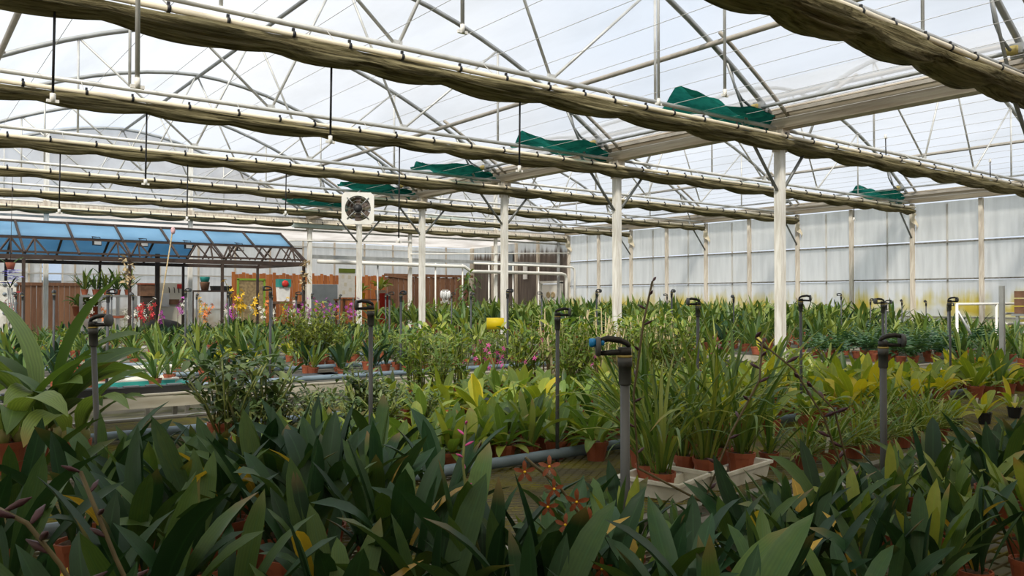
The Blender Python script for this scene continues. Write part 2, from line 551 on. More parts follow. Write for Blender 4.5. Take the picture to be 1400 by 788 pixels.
ORD = ['zeroth', 'first', 'second', 'third', 'fourth', 'fifth', 'sixth', 'seventh', 'eighth', 'ninth', 'tenth', 'eleventh', 'twelfth', 'thirteenth',
       'fourteenth', 'fifteenth', 'sixteenth', 'seventeenth', 'eighteenth', 'nineteenth', 'twentieth']
TENS = {2: 'twenty', 3: 'thirty', 4: 'forty', 5: 'fifty'}
def ordinal(n):
    if n <= 20:
        return ORD[n]
    t, u = divmod(n, 10)
    return TENS[t] + ('-' + ORD[u] if u else '') if u else TENS[t][:-1] + 'ieth'

# ------------------------------------------------------------------ photo geometry on real planes
K = F / CT
XV = 700 - F * tan(TH)
def x_on_Y(px, Y):
    """world X of the photo column px on the plane Y"""
    a = px - XV
    return a * CT * Y / (K - a * ST)
def depth(X, Y):
    return CT * Y + ST * X
def z_at(py, X, Y):
    return EYE + (409 - py) / F * depth(X, Y)
def on_z(px, py, z):
    """world X, Y of a pixel on the horizontal plane z"""
    d = (EYE - z) * F / (py - 409)
    X = (px - XV) * d / K
    return X, (d - ST * X) / CT

# ------------------------------------------------------------------ the setting
GX0, GX1, GX2 = -0.37, 9.23, 18.83      # gutter lines and side wall
PY = [0.29 + 3 * i for i in range(8)]   # truss rows: 0.29 3.29 6.29 ... 21.29
YG = 21.29                              # gable row
YB = 27.3                               # back wall of the lean-to
HG = 3.83

def arch(X, xm):
    u = min(1.0, abs(X - xm) / 4.8)
    return HG + 0.04 + 1.84 * (1 - u ** 1.75)

mb = MB()
mb.box((5, 12, -0.05), (34, 38, 0.1))
fl = mb.build('floor', 'concrete', kind='structure')
mb = MB()
mb.box((5, 12, -0.2), (300, 300, 0.15))
mb.build('ground', 'outside', kind='structure')

for bi, xm in enumerate((-5.17, 4.43, 14.03)):
    mb = MB()
    xs = [xm - 4.8 + 9.6 * i / 24 for i in range(25)]
    ys = [-5.0 + 0.5 * j for j in range(53)] + [YG]
    vs, fs = [], []
    for j, y in enumerate(ys):
        ph = ((y - 0.29) / 3.0) % 1.0
        sag = 0.035 * sin(pi * ph)
        for x in xs:
            vs.append((x, y, arch(x, xm) + 0.06 - sag * (1 - (abs(x - xm) / 4.8) ** 4)))
    n = len(xs)
    for j in range(len(ys) - 1):
        for i in range(n - 1):
            fs.append((j * n + i, j * n + i + 1, (j + 1) * n + i + 1, (j + 1) * n + i))
    mb.add(vs, fs, True)
    mb.build('ceiling', 'film', kind='structure')
    # gable film above the gutter line
    mb = MB()
    vs, fs = [], []
    for x in xs:
        vs += [(x, YG + 0.04, HG - 0.1), (x, YG + 0.04, arch(x, xm) + 0.05)]
    for i in range(n - 1):
        fs.append((2 * i, 2 * i + 2, 2 * i + 3, 2 * i + 1))
    mb.add(vs, fs)
    mb.build('wall_gable', 'film_old', kind='structure')

# lean-to roof
mb = MB()
mb.box((4.4, (YG + YB) / 2 + 0.02, 3.72), (29, YB - YG, 0.02), Euler((radians(-1.2), 0, 0)).to_matrix())
mb.build('ceiling_lean_to', 'film_old', kind='structure')

# side wall (right)
mb = MB()
mb.box((GX2 + 0.1, 8.15, 0.2), (0.14, 26.3, 0.4))
wr = mb.build('wall_right', 'concrete', kind='structure')
pm = MB(); pm.box((0, 0, 0), (0.02, 1.41, 0.80)); pm = pm.mesh('wall_panel', 'wall_sheet')
pmt = MB(); pmt.box((0, 0, 0), (0.02, 1.41, 0.86)); pmt = pmt.mesh('wall_panel_top', 'wall_sheet')
wpm = MB(); wpm.box((0, 0, 1.9), (0.09, 0.085, 3.8)); wpm = wpm.mesh('wall_post', 'wall_post')
wpt = MB(); wpt.box((0, 0, 1.9), (0.07, 0.05, 3.8)); wpt = wpt.mesh('wall_post_thin', 'wall_post')
rm = MB(); rm.box((0, 0, 0), (0.05, 1.42, 0.035)); rm = rm.mesh('wall_rail', 'rail')
yk = [0.29 + 1.5 * k for k in range(-3, 15)]
for i, y in enumerate(yk):
    if y < 4:
        continue
    mk('wall_post', wpm, wr, (GX2 - 0.02, y, 0))
    if y < YG - 0.5:
        for z in (0.80, 1.62, 2.465):
            mk('wall_panel', pm, wr, (GX2 + 0.04, y + 0.75, z))
        mk('wall_panel', pmt, wr, (GX2 + 0.04, y + 0.75, 3.36))
        for z in (1.19, 2.05, 2.88):
            mk('wall_rail', rm, wr, (GX2 + 0.01, y + 0.75, z))
        mb = MB(); mb.box((GX2 + 0.055, y + 0.62 + 0.2 * R(), 1.9), (0.02, 0.035, 3.7))
        mb.build('panel_joint', 'wall_post', wr)
mb = MB()
mb.box((GX2 + 0.04, 0.0, 2.1), (0.02, 9.4, 3.5))
mb.build('wall_sheet', 'wall_sheet', wr)

# sooty stretch of the side wall with the door, beyond the gable row
mb = MB()
mb.box((GX2 + 0.1, (YG + YB) / 2, 0.1), (0.14, YB - YG, 0.2))
ws = mb.build('wall_sooty', 'concrete', kind='structure')
dy0, dy1 = 21.72, 22.85
segs = [(YG + 0.04, dy0 - 0.05, 0.2, 3.75), (dy0 - 0.05, dy1 + 0.05, 2.22, 3.75), (dy1 + 0.05, 24.27, 0.2, 3.75), (24.33, 25.77, 0.2, 3.75), (25.83, YB, 0.2, 3.75)]
for a, b, z0, z1 in segs:
    mb = MB(); mb.box((GX2 + 0.04, (a + b) / 2, (z0 + z1) / 2), (0.02, b - a, z1 - z0))
    mb.build('wall_panel', 'sooty_sheet', ws)
for y in (23.0, 24.3, 25.8, 27.2):
    mk('wall_post', wpm, ws, (GX2 - 0.02, y, 0))
# door in the side wall
dr = thing('door_1', 'white panelled door in the brown stained stretch of wall', 'door', (GX2, (dy0 + dy1) / 2, 0))
dr['kind'] = 'structure'
for yy, hh in ((-0.58, 2.2), (0.58, 2.2)):
    mb = MB(); mb.box((0, yy, hh / 2), (0.12, 0.09, hh)); mb.build('door_frame', 'pvc', dr)
mb = MB(); mb.box((0, 0, 2.2), (0.12, 1.25, 0.09)); mb.build('door_frame', 'pvc', dr)
mb = MB(); mb.box((0.02, 0, 1.08), (0.05, 1.04, 2.1)); lf = mb.build('door_leaf', 'pvc', dr)
for r_ in range(4):
    for c_ in range(2):
        mb = MB()
        mb.lathe((-0.012, -0.13 + 0.26 * c_, 0.85 + 0.3 * r_), [(0.11, 0), (0.11, 0.02), (0.085, 0.03), (0.06, 0.02)], 10, axis=Euler((0, radians(-90), 0)).to_matrix())
        mb.build('door_ornament', 'straw', lf)

# back wall of the lean-to: sheets, posts and the small window
mb = MB(); mb.box((4.4, YB + 0.12, 0.1), (29.2, 0.14, 0.2))
wb = mb.build('wall_back', 'concrete', kind='structure')
bx = [-10 + 1.2 * k for k in range(25)]
WX0, WX1, WZ0, WZ1 = 3.50, 4.06, 1.97, 2.74
for x in bx:
    a, b = x, min(x + 1.2, GX2)
    if a >= GX2:
        break
    pieces = [(a + 0.02, b - 0.02, 0.2, 3.62)]
    if a < WX0 < b:
        pieces = [(a + 0.02, WX0, 0.2, 3.62), (WX0, WX1, 0.2, WZ0), (WX0, WX1, WZ1, 3.62), (WX1, b - 0.02, 0.2, 3.62)] if b > WX1 else [(a + 0.02, b - 0.02, 0.2, WZ0)]
    for p in pieces:
        if p[1] - p[0] > 0.03:
            mb = MB(); mb.box(((p[0] + p[1]) / 2, YB + 0.04, (p[2] + p[3]) / 2), (p[1] - p[0], 0.02, p[3] - p[2]))
            mb.build('wall_panel', 'back_sheet', wb)
    mb = MB(); mb.box((a, YB + 0.02, 1.85), (0.05, 0.06, 3.6)); mb.build('wall_post', 'wall_post', wb)
for z in (1.25, 2.35, 3.45):
    mb = MB(); mb.box((4.4, YB - 0.02, z), (28.4, 0.04, 0.04)); mb.build('wall_rail', 'galv_light', wb)
wn = thing('window_1', 'small open looking window in the pale back wall above the brown boards', 'window', ((WX0 + WX1) / 2, YB, WZ0))
wn['kind'] = 'structure'
for dx in (-0.28, 0.28):
    mb = MB(); mb.box((dx, 0.0, 0.385), (0.04, 0.08, 0.8)); mb.build('window_frame', 'pvc', wn)
for dz in (0.0, 0.77):
    mb = MB(); mb.box((0, 0.0, dz), (0.6, 0.08, 0.04)); mb.build('window_frame', 'pvc', wn)
mb = MB(); mb.box((0, 0.04, 0.385), (0.54, 0.006, 0.74)); mb.build('window_pane', 'glass', wn)
mb = MB(); mb.box((-10.05, 11, 1.9), (0.03, 33, 3.8)); mb.build('wall_left', 'wall_sheet', kind='structure')
mb = MB(); mb.box((4.4, -5.05, 2.2), (29, 0.06, 4.4)); mb.build('wall_front', 'oldboard', kind='structure')

# gable row header beam and its dark trim
mb = MB(); mb.box((4.4, YG, 3.72), (28.6, 0.10, 0.16)); mb.build('trim_gable', 'wall_post', kind='structure')
mb = MB(); mb.box((4.4, YG + 0.1, 3.50), (28.6, 0.05, 0.05)); mb.build('trim_gable_rail', 'galv_light', kind='structure')

# gutters
for gi, (gx, wd) in enumerate(((GX1, 0.30), (GX2 - 0.12, 0.26))):
    g = thing('roof_gutter', ['long cream roof gutter resting on the row of white posts', 'cream gutter running along the top of the pale side wall'][gi], 'gutter', (gx, 0, 0), 0)
    y0, y1 = -5, YG
    prof = [(-wd * 0.30, HG - 0.02), (wd * 0.30, HG - 0.02), (wd * 0.42, HG + 0.06), (wd * 0.5, HG + 0.20), (wd * 0.62, HG + 0.205), (wd * 0.62, HG + 0.23),
            (-wd * 0.62, HG + 0.23), (-wd * 0.62, HG + 0.205), (-wd * 0.5, HG + 0.20), (-wd * 0.42, HG + 0.06)]
    mb = MB()
    vs = [(x, y0, z) for x, z in prof] + [(x, y1, z) for x, z in prof]
    k = len(prof)
    mb.add(vs, [(i, (i + 1) % k, k + (i + 1) % k, k + i) for i in range(k)] + [tuple(range(k - 1, -1, -1)), tuple(range(k, 2 * k))])
    mb.build('channel', 'gutter', g)
    for sx in (-1, 1):
        mb = MB(); mb.bar((sx * wd * 0.66, y0, HG + 0.17), (sx * wd * 0.66, y1, HG + 0.17), 0.02, 0.045); mb.build('film_clamp', 'tan_tube', g)
# central posts
pmh = MB(); pmh.box((0, 0, HG / 2), (0.105, 0.105, HG)); pmh = pmh.mesh('post_shaft', 'post')
pch = MB(); pch.box((0, 0, HG - 0.05), (0.16, 0.2, 0.1)); pch.box((0.075, 0, HG - 0.2), (0.012, 0.12, 0.22)); pch.box((-0.075, 0, HG - 0.2), (0.012, 0.12, 0.22)); pch = pch.mesh('post_bracket', 'wall_post')
near_names = {2: 'second', 3: 'third', 4: 'fourth', 5: 'fifth, behind the square fan', 6: 'sixth', 7: 'seventh and last'}
for i, y in enumerate(PY):
    if y < 5:
        continue
    k = i - 1
    t = thing('support_post', 'square white post carrying the central gutter, ' + (ORD[k] if k > 1 else 'the tallest and widest looking') + (' in the row from the near end' if k > 1 else ' of the row'), 'post', (GX1, y, 0), 0, 'central row of white posts')
    mk('shaft', pmh, t); mk('bracket', pch, t)

# gable posts
def gpost(x, y0, label):
    xm = 4.43 if x < GX1 else 14.03
    t = thing('gable_post', label, 'post', (x, y0, 0), 0, 'white posts of the gable row')
    h = arch(x, xm)
    mb = MB(); mb.box((0, 0, h / 2), (0.10, 0.08, h)); mb.build('shaft', 'post', t)
    mb = MB(); mb.box((0, -0.05, HG - 0.1), (0.16, 0.02, 0.24)); mb.build('bracket', 'wall_post', t)
gpost(2.83, YG, 'tall white gable post rising through the blue roofed shed near its left end')
gpost(6.03, YG, 'tall white gable post rising behind the middle of the blue roof')
gpost(12.43, YG, 'thick white gable post in front of the cedar fence near its dark end')
gpost(15.63, YG, 'white gable post in front of the brown stained corner')
mb = MB(); mb.box((0, 0, 1.9), (0.06, 0.08, 3.8)); tag(mb.build('steel_post', 'galv', None, (18.32, YG, 0)), 'grey steel post standing in front of the panelled white door', 'post')

# ------------------------------------------------------------------ trusses
BAYS = [(4.43, 'left'), (14.03, 'right')]
def tube_obj(name, pts, r, mat, parent, n=6):
    mb = MB(); mb.tube(pts, r, n); return mb.build(name, mat, parent)
for i, y in enumerate(PY):
    if y < 3 or y > YG + 0.1:
        continue
    for xm, side in BAYS:
        if y < 4 and xm > 10:
            continue
        k = i
        lab = '%s roof truss from the near end, galvanised arch over the %s aisle bay' % (ORD[k].capitalize(), 'near' if xm < 10 else 'far side-wall')
        t = thing('roof_truss', lab, 'truss', (xm, y, 0), 0, 'roof trusses over the near bay' if xm < 10 else 'roof trusses over the side wall bay')
        tube_obj('chord', [(-4.75, 0, HG), (4.75, 0, HG)], 0.026, 'galv_light', t, 8)
        xs = [-4.72 + 9.44 * j / 22 for j in range(23)]
        tube_obj('arch_tube', [(x, 0, arch(x + xm, xm)) for x in xs], 0.034, 'galv', t, 8)
        for s in (-1, 1):
            xs2 = [s * (3.3 + 1.4 * j / 6) for j in range(7)]
            tube_obj('inner_arch_tube', [(x, -0.22, arch(x + xm, xm) - 0.01) for x in xs2], 0.026, 'tan_tube', t, 6)
            pk = (0, 0, arch(xm, xm))
            tube_obj('web_strut', [pk, (s * 0.89, 0, HG)], 0.016, 'galv_light', t)
            tube_obj('web_strut', [(s * 0.89, 0, HG), (s * 2.43, 0, arch(xm + 2.43, xm))], 0.016, 'galv_light', t)
            tube_obj('web_strut', [(s * 2.43, 0, HG), (s * 2.43, 0, arch(xm + 2.43, xm))], 0.016, 'galv_light', t)
            tube_obj('web_strut', [(s * 4.12, 0, HG), (s * 3.69, 0, arch(xm + 3.69, xm))], 0.018, 'galv', t)
            if not (s < 0 and xm < 10) and y < YG - 0.1:
                tube_obj('knee_brace', [(s * 4.74, 0, 3.02), (s * 4.0, 0, HG)], 0.022, 'galv_dark', t)
            mb = MB(); mb.box((s * 0.89, 0, HG + 0.02), (0.09, 0.03, 0.07)); mb.build('gusset', 'galv_light', t)

# purlins and roll bars along the bays
def runner(name, x, z, r, mat, label, cat, y0=-5, y1=YG, grp=None):
    mb = MB(); mb.tube([(0, y0, 0), (0, y1, 0)], r, 8)
    return tag(mb.build(name, mat, None, (x, 0, z)), label, cat, grp)
runner('ridge_purlin', 4.43, arch(4.43, 4.43) - 0.05, 0.03, 'galv_dark', 'dark ridge tube along the peak of the near bay', 'purlin')
runner('ridge_purlin', 14.03, arch(14.03, 14.03) - 0.05, 0.03, 'galv_dark', 'dark ridge tube along the peak of the side wall bay', 'purlin')
runner('purlin', 7.8, arch(7.8, 4.43) - 0.06, 0.035, 'tan_tube', 'thick tan purlin under the near bay film, above the central posts', 'purlin')
runner('purlin', 1.06, arch(1.06, 4.43) - 0.06, 0.035, 'tan_tube', 'tan purlin on the far left slope of the near bay', 'purlin')
runner('purlin', 10.66, arch(10.66, 14.03) - 0.06, 0.032, 'tan_tube', 'tan purlin just past the central gutter, side wall bay', 'purlin')
runner('purlin', 17.4, arch(17.4, 14.03) - 0.06, 0.032, 'tan_tube', 'tan purlin on the slope above the side wall', 'purlin')
runner('roll_bar', 8.78, arch(8.78, 4.43) - 0.12, 0.024, 'galv', 'grey vent roll bar clamped to the arches beside the central gutter', 'roll bar')
runner('roll_bar', 18.25, arch(18.25, 14.03) - 0.12, 0.022, 'galv', 'grey vent roll bar above the side wall gutter', 'roll bar')
# clamps and bent guide arms at each arch
for i, y in enumerate(PY):
    if 3 < y < YG - 0.5:
        for gx, xm, nm in ((8.78, 4.43, 'central gutter'), (18.25, 14.03, 'side wall gutter')):
            if xm > 10 and y < 5:
                continue
            z = arch(gx, xm) - 0.12
            t = thing('vent_guide_arm', 'bent vent guide arm with clamp on the %s arch beside the %s' % (ORD[i], nm), 'vent arm', (gx, y, z), 0, 'vent guide arms')
            pts = [(-0.02, 0.03, 0), (-0.12, 0.03, 0.0), (-0.3, 0.03, 0.07), (-0.44, 0.03, 0.2), (-0.52, 0.03, 0.42)]
            tube_obj('arm', pts, 0.017, 'galv_dark', t)
            mb = MB(); mb.box((0, 0, 0.02), (0.07, 0.12, 0.10)); mb.box((0.06, 0, -0.03), (0.05, 0.16, 0.06)); mb.build('clamp', 'galv', t)
            mb = MB(); mb.lathe((-0.05, 0.03, 0), [(0.045, -0.05), (0.05, 0), (0.045, 0.05)], 8, axis=Euler((radians(90), 0, 0)).to_matrix()); mb.build('roller', 'brass', t)

# thin support wires strung along the bays
wz = 0
for k, x in enumerate([0.6 + 0.55 * j for j in range(16)] + [9.9 + 0.6 * j for j in range(15)]):
    mb = MB(); mb.tube([(0, -4, 0), (0, YG, 0)], 0.0028, 4)
    bay = 'near bay' if x < 9.3 else 'side wall bay'
    kk = k + 1 if x < 9.3 else k - 15
    tag(mb.build('support_wire', 'thin_wire', None, (x, 0, HG + 0.035)), 'thin wire strung under the %s roof, %s from its left edge' % (bay, ordinal(kk)), 'wire', 'thin wires under the ' + bay)

# ------------------------------------------------------------------ gathered shade cloths under each truss
def shade_cloth(y, x0, x1, seed, label, zc=3.66, fat=1.0, flap=True):
    rnd = random.Random(seed)
    t = thing('shade_cloth', label, 'shade cloth', (0, y, zc), 0, 'gathered shade cloths')
    tube_obj('carrier_pipe', [(x0, -0.05, 0.03), (x1, -0.05, 0.03)], 0.024, 'cream_pipe', t, 8)
    # swags
    n = int((x1 - x0) / 0.10)
    knots = [x0]
    while knots[-1] < x1:
        knots.append(knots[-1] + rnd.uniform(0.75, 1.25))
    vs, fs = [], []
    m = 26
    for i in range(n + 1):
        x = x0 + (x1 - x0) * i / n
        for a, b in zip(knots, knots[1:]):
            if a <= x <= b:
                break
        f = (x - a) / (b - a)
        s = sin(pi * f) ** 0.8
        hw = (0.10 + 0.03 * s) * fat
        dp = (0.050 + 0.026 * s) * fat
        for j in range(m):
            th = 2 * pi * j / m
            wob = 1 + 0.16 * sin(3 * th + x * 2.1 + seed) * s + 0.13 * sin(11 * th + 1.5 * sin(x * 2.3 + seed)) + 0.05 * sin(5 * th - x * 4.0)
            yy = cos(th) * hw * wob + 0.05
            zz = sin(th) * dp * wob - dp * 0.85 + 0.01
            vs.append((x, yy, zz))
    for i in range(n):
        for j in range(m):
            a, b = i * m + j, i * m + (j + 1) % m
            fs.append((a, b, b + m, a + m))
    fs.append(tuple(range(m))); fs.append(tuple(n * m + j for j in range(m)))
    mb = MB(); mb.add(vs, fs, True); mb.build('cloth', 'cloth', t)
    x = x0 + 0.2
    cm = MB(); cm.lathe((0, -0.05, 0.03), [(0.031, -0.012), (0.031, 0.012)], 8, axis=Euler((0, radians(90), 0)).to_matrix()); cm.box((0, -0.05, 0.065), (0.02, 0.02, 0.03)); cm = cm.mesh('clip', 'black')
    while x < x1:
        if x > 0.0912 * y - 0.3:
            mk('clip', cm, t, (x, 0, 0))
        x += rnd.uniform(0.42, 0.62)
    for xh in [x0 + 1.3 + 1.6 * q for q in range(int((x1 - x0 - 1.3) / 1.6))]:
        tube_obj('hanger', [(xh, -0.05, 0.05), (xh, 0.1, HG - zc)], 0.004, 'thin_wire', t, 4)
    if flap:
        mb = MB()
        vs, fs = [], []
        for i in range(7):
            for j in range(6):
                vs.append((x1 - 0.05 + 0.05 * i, 0.03 + 0.05 * sin(i * 1.3 + j), 0.02 - 0.055 * j * (0.6 + 0.1 * i) - 0.03 * i + 0.02 * sin(j * 2 + i)))
        for i in range(6):
            for j in range(5):
                fs.append((i * 6 + j, i * 6 + j + 1, (i + 1) * 6 + j + 1, (i + 1) * 6 + j))
        mb.add(vs, fs, True)
        mb.build('cloth_end', 'cream_pipe', t)
cl = ['nearest and thickest gathered olive shade cloth across the top right', 'long gathered olive shade cloth crossing from the upper left, second from the camera',
      'third gathered shade cloth from the camera, ending at the side wall', 'fourth gathered shade cloth from the camera, a thin olive swag', 'fifth gathered shade cloth from the camera',
      'sixth gathered shade cloth from the camera, level with the square fan', 'last gathered shade cloth, along the gable row']
for i in range(1, 8):
    y = PY[i] - 0.12
    x0 = max(GX0 + 0.1, 0.0912 * y - 0.6)
    x1 = GX2 - 0.25 if i > 1 else 12.0
    shade_cloth(y, x0, x1, i, cl[i - 1], 3.66, 1.35 if i == 1 else 1.12 if i == 2 else 0.95 if i < 5 else 0.8, i > 1)

# unseen closed cloths, added overhead to darken the foreground plants
def unseen_cloth(x0, x1, y0, y1, label):
    mb = MB(); vs, fs = [], []
    nx, ny = 40, 12
    for a in range(nx + 1):
        for b in range(ny + 1):
            vs.append((x0 + (x1 - x0) * a / nx, y0 + (y1 - y0) * b / ny, 3.66 - 0.05 * sin(pi * b / ny) + 0.012 * sin(a * 1.7 + b)))
    for a in range(nx):
        for b in range(ny):
            q = a * (ny + 1) + b
            fs.append((q, q + 1, q + ny + 2, q + ny + 1))
    mb.add(vs, fs, True)
    tag(mb.build('added_shade_cloth', 'cloth_added'), label, 'shade cloth')
unseen_cloth(-0.3, 9.1, -4.9, 2.2, 'added unseen olive cloth drawn closed to darken the nearest bench')
unseen_cloth(-9.9, -0.45, -4.9, 6.0, 'added unseen olive cloth holding back light over the neighbouring bay')
# green nets bundled on the chords
for i in range(2, 7):
    y = PY[i] + 0.10
    for (xa, xb), bay in (((7.35, 9.05), 'near bay'), ((16.6, 18.45), 'side wall bay')):
        if bay == 'side wall bay' and i != 3:
            continue
        rnd = random.Random(i * 5)
        mb = MB(); vs, fs = [], []
        nx, ny = 18, 9
        for a in range(nx + 1):
            f = a / nx
            for b in range(ny + 1):
                g = b / ny - 0.5
                wdt = 0.30 + 0.10 * sin(f * 7 + i)
                vs.append((xa + (xb - xa) * f, g * wdt * 2 * (0.5 + 0.9 * sin(pi * min(1, f + 0.15))), 0.05 + 0.05 * sin(9 * f + 5 * g + i) + 0.07 * cos(g * 9 + f * 4) - 0.18 * g * g + 0.10 * (1 - f)))
        for a in range(nx):
            for b in range(ny):
                q = a * (ny + 1) + b
                fs.append((q, q + 1, q + ny + 2, q + ny + 1))
        mb.add(vs, fs, True)
        tag(mb.build('shade_net', 'net', None, (0, y, HG + 0.02)), 'crumpled green net draped over the %s truss chord by the %s gutter' % (ORD[i], 'central' if bay == 'near bay' else 'side wall'), 'net', 'green nets on the truss chords')

# hanging drop pipes with little spray nozzles: (photo column, top row, bottom row, truss row Y, dark?)
drops = [(70, 14, 135, 6.2, 1), (186, 0, 115, 5.0, 0), (451, 98, 192, 6.2, 1), (198, 163, 250, 9.2, 1), (710, 146, 232, 6.2, 1), (632, 0, 40, 4.6, 0), (992, 0, 128, 4.4, 0),
         (1212, 92, 187, 6.2, 1), (1355, 130, 220, 6.2, 1), (901, 0, 140, 5.2, 0), (1168, 215, 300, 9.2, 1), (390, 235, 292, 12.2, 1), (545, 250, 330, 9.2, 1), (255, 265, 300, 12.2, 1), (80, 235, 290, 12.2, 1)]
for k, (px, p0, p1, Y, dk) in enumerate(drops):
    X = x_on_Y(px, Y)
    z1 = z_at(p1, X, Y)
    z0 = 3.72 if dk else arch(X, 4.43 if X < GX1 else 14.03)
    t = thing('drop_sprinkler', '%s drop pipe with white nozzle under the %s, %s of its kind' % ('thin black' if dk else 'pale grey', 'shade cloth' if dk else 'roof arch', ORD[k + 1]), 'sprinkler', (X, Y, z1), 0, 'hanging drop sprinklers')
    tube_obj('drop_pipe', [(0, 0, 0), (0.01 if dk else 0, 0, z0 - z1)], 0.009 if dk else 0.014, 'black' if dk else 'galv_light', t, 6)
    mb = MB(); mb.box((0, 0, -0.012), (0.075, 0.02, 0.02)); mb.lathe((0, 0, 0), [(0.018, -0.02), (0.018, 0.04)], 6); mb.build('nozzle', 'pvc', t)

# fluorescent housings hung from the cloth pipes
for k, (px0, px1, py, Y) in enumerate(((957, 1052, 251, 10.3), (584, 640, 299, 18.6), (400, 470, 311, 18.6))):
    X0, X1 = x_on_Y(px0, Y), x_on_Y(px1, Y)
    z = z_at(py, (X0 + X1) / 2, Y)
    t = thing('tube_light', ['long grey green lamp housing hung beyond the tallest white post', 'grey green lamp housing hung to the right of the square fan', 'grey green lamp housing hung just left of the square fan'][k], 'lamp', ((X0 + X1) / 2, Y, z), 0, 'hung lamp housings')
    L = X1 - X0
    mb = MB(); mb.box((0, 0, 0), (L, 0.14, 0.05)); mb.box((0, 0, 0.04), (L * 0.96, 0.07, 0.04)); mb.build('housing', 'lamp_green', t)
    tube_obj('lamp_tube', [(-L * 0.47, 0, -0.04), (L * 0.47, 0, -0.04)], 0.014, 'pvc', t)
    for s in (-1, 1):
        tube_obj('hanger', [(s * L * 0.4, 0, 0.05), (s * L * 0.4, 0, HG - z + 0.02)], 0.005, 'thin_wire', t, 4)

# circulation fan in front of the fifth central post
def fan(loc, rz, label, size=0.80):
    t = thing('circulation_fan', label, 'fan', loc, rz)
    h = size / 2
    mb = MB()
    nseg = 28
    rr = size * 0.40
    for zy, in ((0,),):
        outer, inner = [], []
        for k in range(nseg):
            a = 2 * pi * k / nseg
            ca, sa = cos(a), sin(a)
            q = h / max(abs(ca), abs(sa))
            outer.append((ca * q, sa * q)); inner.append((ca * rr, sa * rr))
    vs = [(x, -0.03, z) for x, z in outer] + [(x, -0.03, z) for x, z in inner] + [(x, 0.03, z) for x, z in outer] + [(x, 0.16, z) for x, z in inner]
    fs = []
    for k in range(nseg):
        k2 = (k + 1) % nseg
        fs += [(k, k2, nseg + k2, nseg + k), (nseg + k, nseg + k2, 3 * nseg + k2, 3 * nseg + k), (2 * nseg + k2, 2 * nseg + k, k, k2)]
        fs += [(3 * nseg + k, 3 * nseg + k2, 2 * nseg + k2, 2 * nseg + k)]
    mb.add(vs, fs); mb.build('shroud', 'cream_pipe' if False else 'pvc', t)
    for k in range(6):
        a = pi / 2 + 2 * pi * k / 6
        mb = MB()
        e = Vector((cos(a), 0, sin(a))); p = Vector((-sin(a), 0, cos(a)))
        vs = []
        for r_, wd in ((0.06, 0.05), (0.2 * size, 0.075), (0.32 * size, 0.10), (rr - 0.01, 0.085)):
            for s in (-1, 1):
                vs.append(e * r_ + p * (s * wd) * size + Vector((0, 0.05 + s * 0.035, 0)))
        mb.add(vs, [(0, 1, 3, 2), (2, 3, 5, 4), (4, 5, 7, 6)]); mb.build('blade', 'dark_fan', t)
    mb = MB(); mb.lathe((0, -0.06, 0), [(0.08, 0), (0.085, 0.03), (0.085, 0.14), (0.06, 0.18)], 12, axis=Euler((radians(-90), 0, 0)).to_matrix()); mb.build('motor', 'black', t)
    for k in range(4):
        a = pi / 4 + pi / 2 * k
        tube_obj('strut', [(0.07 * cos(a), -0.04, 0.07 * sin(a)), (size * 0.47 * cos(a), -0.04, size * 0.47 * sin(a))], 0.012, 'galv_dark', t)
    mb = MB()
    for r_ in (0.15 * size, 0.25 * size, 0.35 * size):
        mb.tube([(r_ * cos(2 * pi * q / 24), -0.045, r_ * sin(2 * pi * q / 24)) for q in range(25)], 0.003, 4)
    mb.build('guard', 'galv_dark', t, kind='stuff')
    return t
FY = 14.9
fx = x_on_Y(489, FY)
fz = z_at(285, fx, FY)
ft = fan((fx, FY, fz), -TH * 0.75, 'square white circulation fan with dark blades, hung before a white post', 0.645)
tube_obj('hanger', [(0, 0.02, 0.32), (0.05, 0.3, HG - fz)], 0.02, 'galv_dark', ft)
mb = MB(); mb.box((0, 0, 0), (0.32, 0.24, 0.16)); mb.box((0, 0, 0.1), (0.22, 0.2, 0.06)); tag(mb.build('gear_motor', 'slate', None, (x_on_Y(532, 15.4), 15.4, z_at(244, x_on_Y(532, 15.4), 15.4))), 'small grey gear motor up on the roof bars above the fan', 'motor')

# ------------------------------------------------------------------ things along the back
# cedar fence, its boards one by one
fe = thing('board_fence', 'tall orange cedar board fence along the pale back wall', 'fence', (0, 26.9, 0))
bmh = {}
xf = 9.0
k = 0
while xf < 18.5:
    h = 2.45 + (0.05 if k % 3 == 0 else 0.0) - 0.03 * ((k * 7) % 4) / 3
    if 11.35 < xf < 12.75:
        z0 = 2.12
    else:
        z0 = 0.05
    dark = xf > 14.6
    mb = MB(); mb.box((0, 0, (z0 + h) / 2), (0.111, 0.02, h - z0)); mb.build('board', 'oldboard' if dark else 'cedar', fe, (xf, (0.02 if k % 2 else 0.0), 0))
    xf += 0.116
    k += 1
for z in (0.5, 2.2):
    for a, b in ((9.0, 11.35), (12.75, 18.5)) if z < 1 else ((9.0, 18.5),):
        mb = MB(); mb.box(((a + b) / 2, 0.05, z), (b - a, 0.05, 0.09)); mb.build('rail', 'oldboard', fe)
mb = MB(); mb.box((16.6, -0.02, 2.5), (4.0, 0.06, 0.10)); mb.box((15.3, -0.03, 2.42), (1.1, 0.05, 0.08), Euler((0, radians(6), 0)).to_matrix()); mb.build('cap_rail', 'oldboard', fe)
fe2 = thing('board_fence', 'low brown board fence behind the shed, below the small window', 'fence', (0, 26.9, 0))
xf = 1.0
while xf < 4.45:
    mb = MB(); mb.box((0, 0, 1.0), (0.13, 0.02, 2.0)); mb.build('board', 'oldboard', fe2, (xf, 0, 0)); xf += 0.142
mb = MB(); mb.box((2.7, -0.02, 2.03), (3.6, 0.07, 0.09)); mb.build('cap_rail', 'oldboard', fe2)
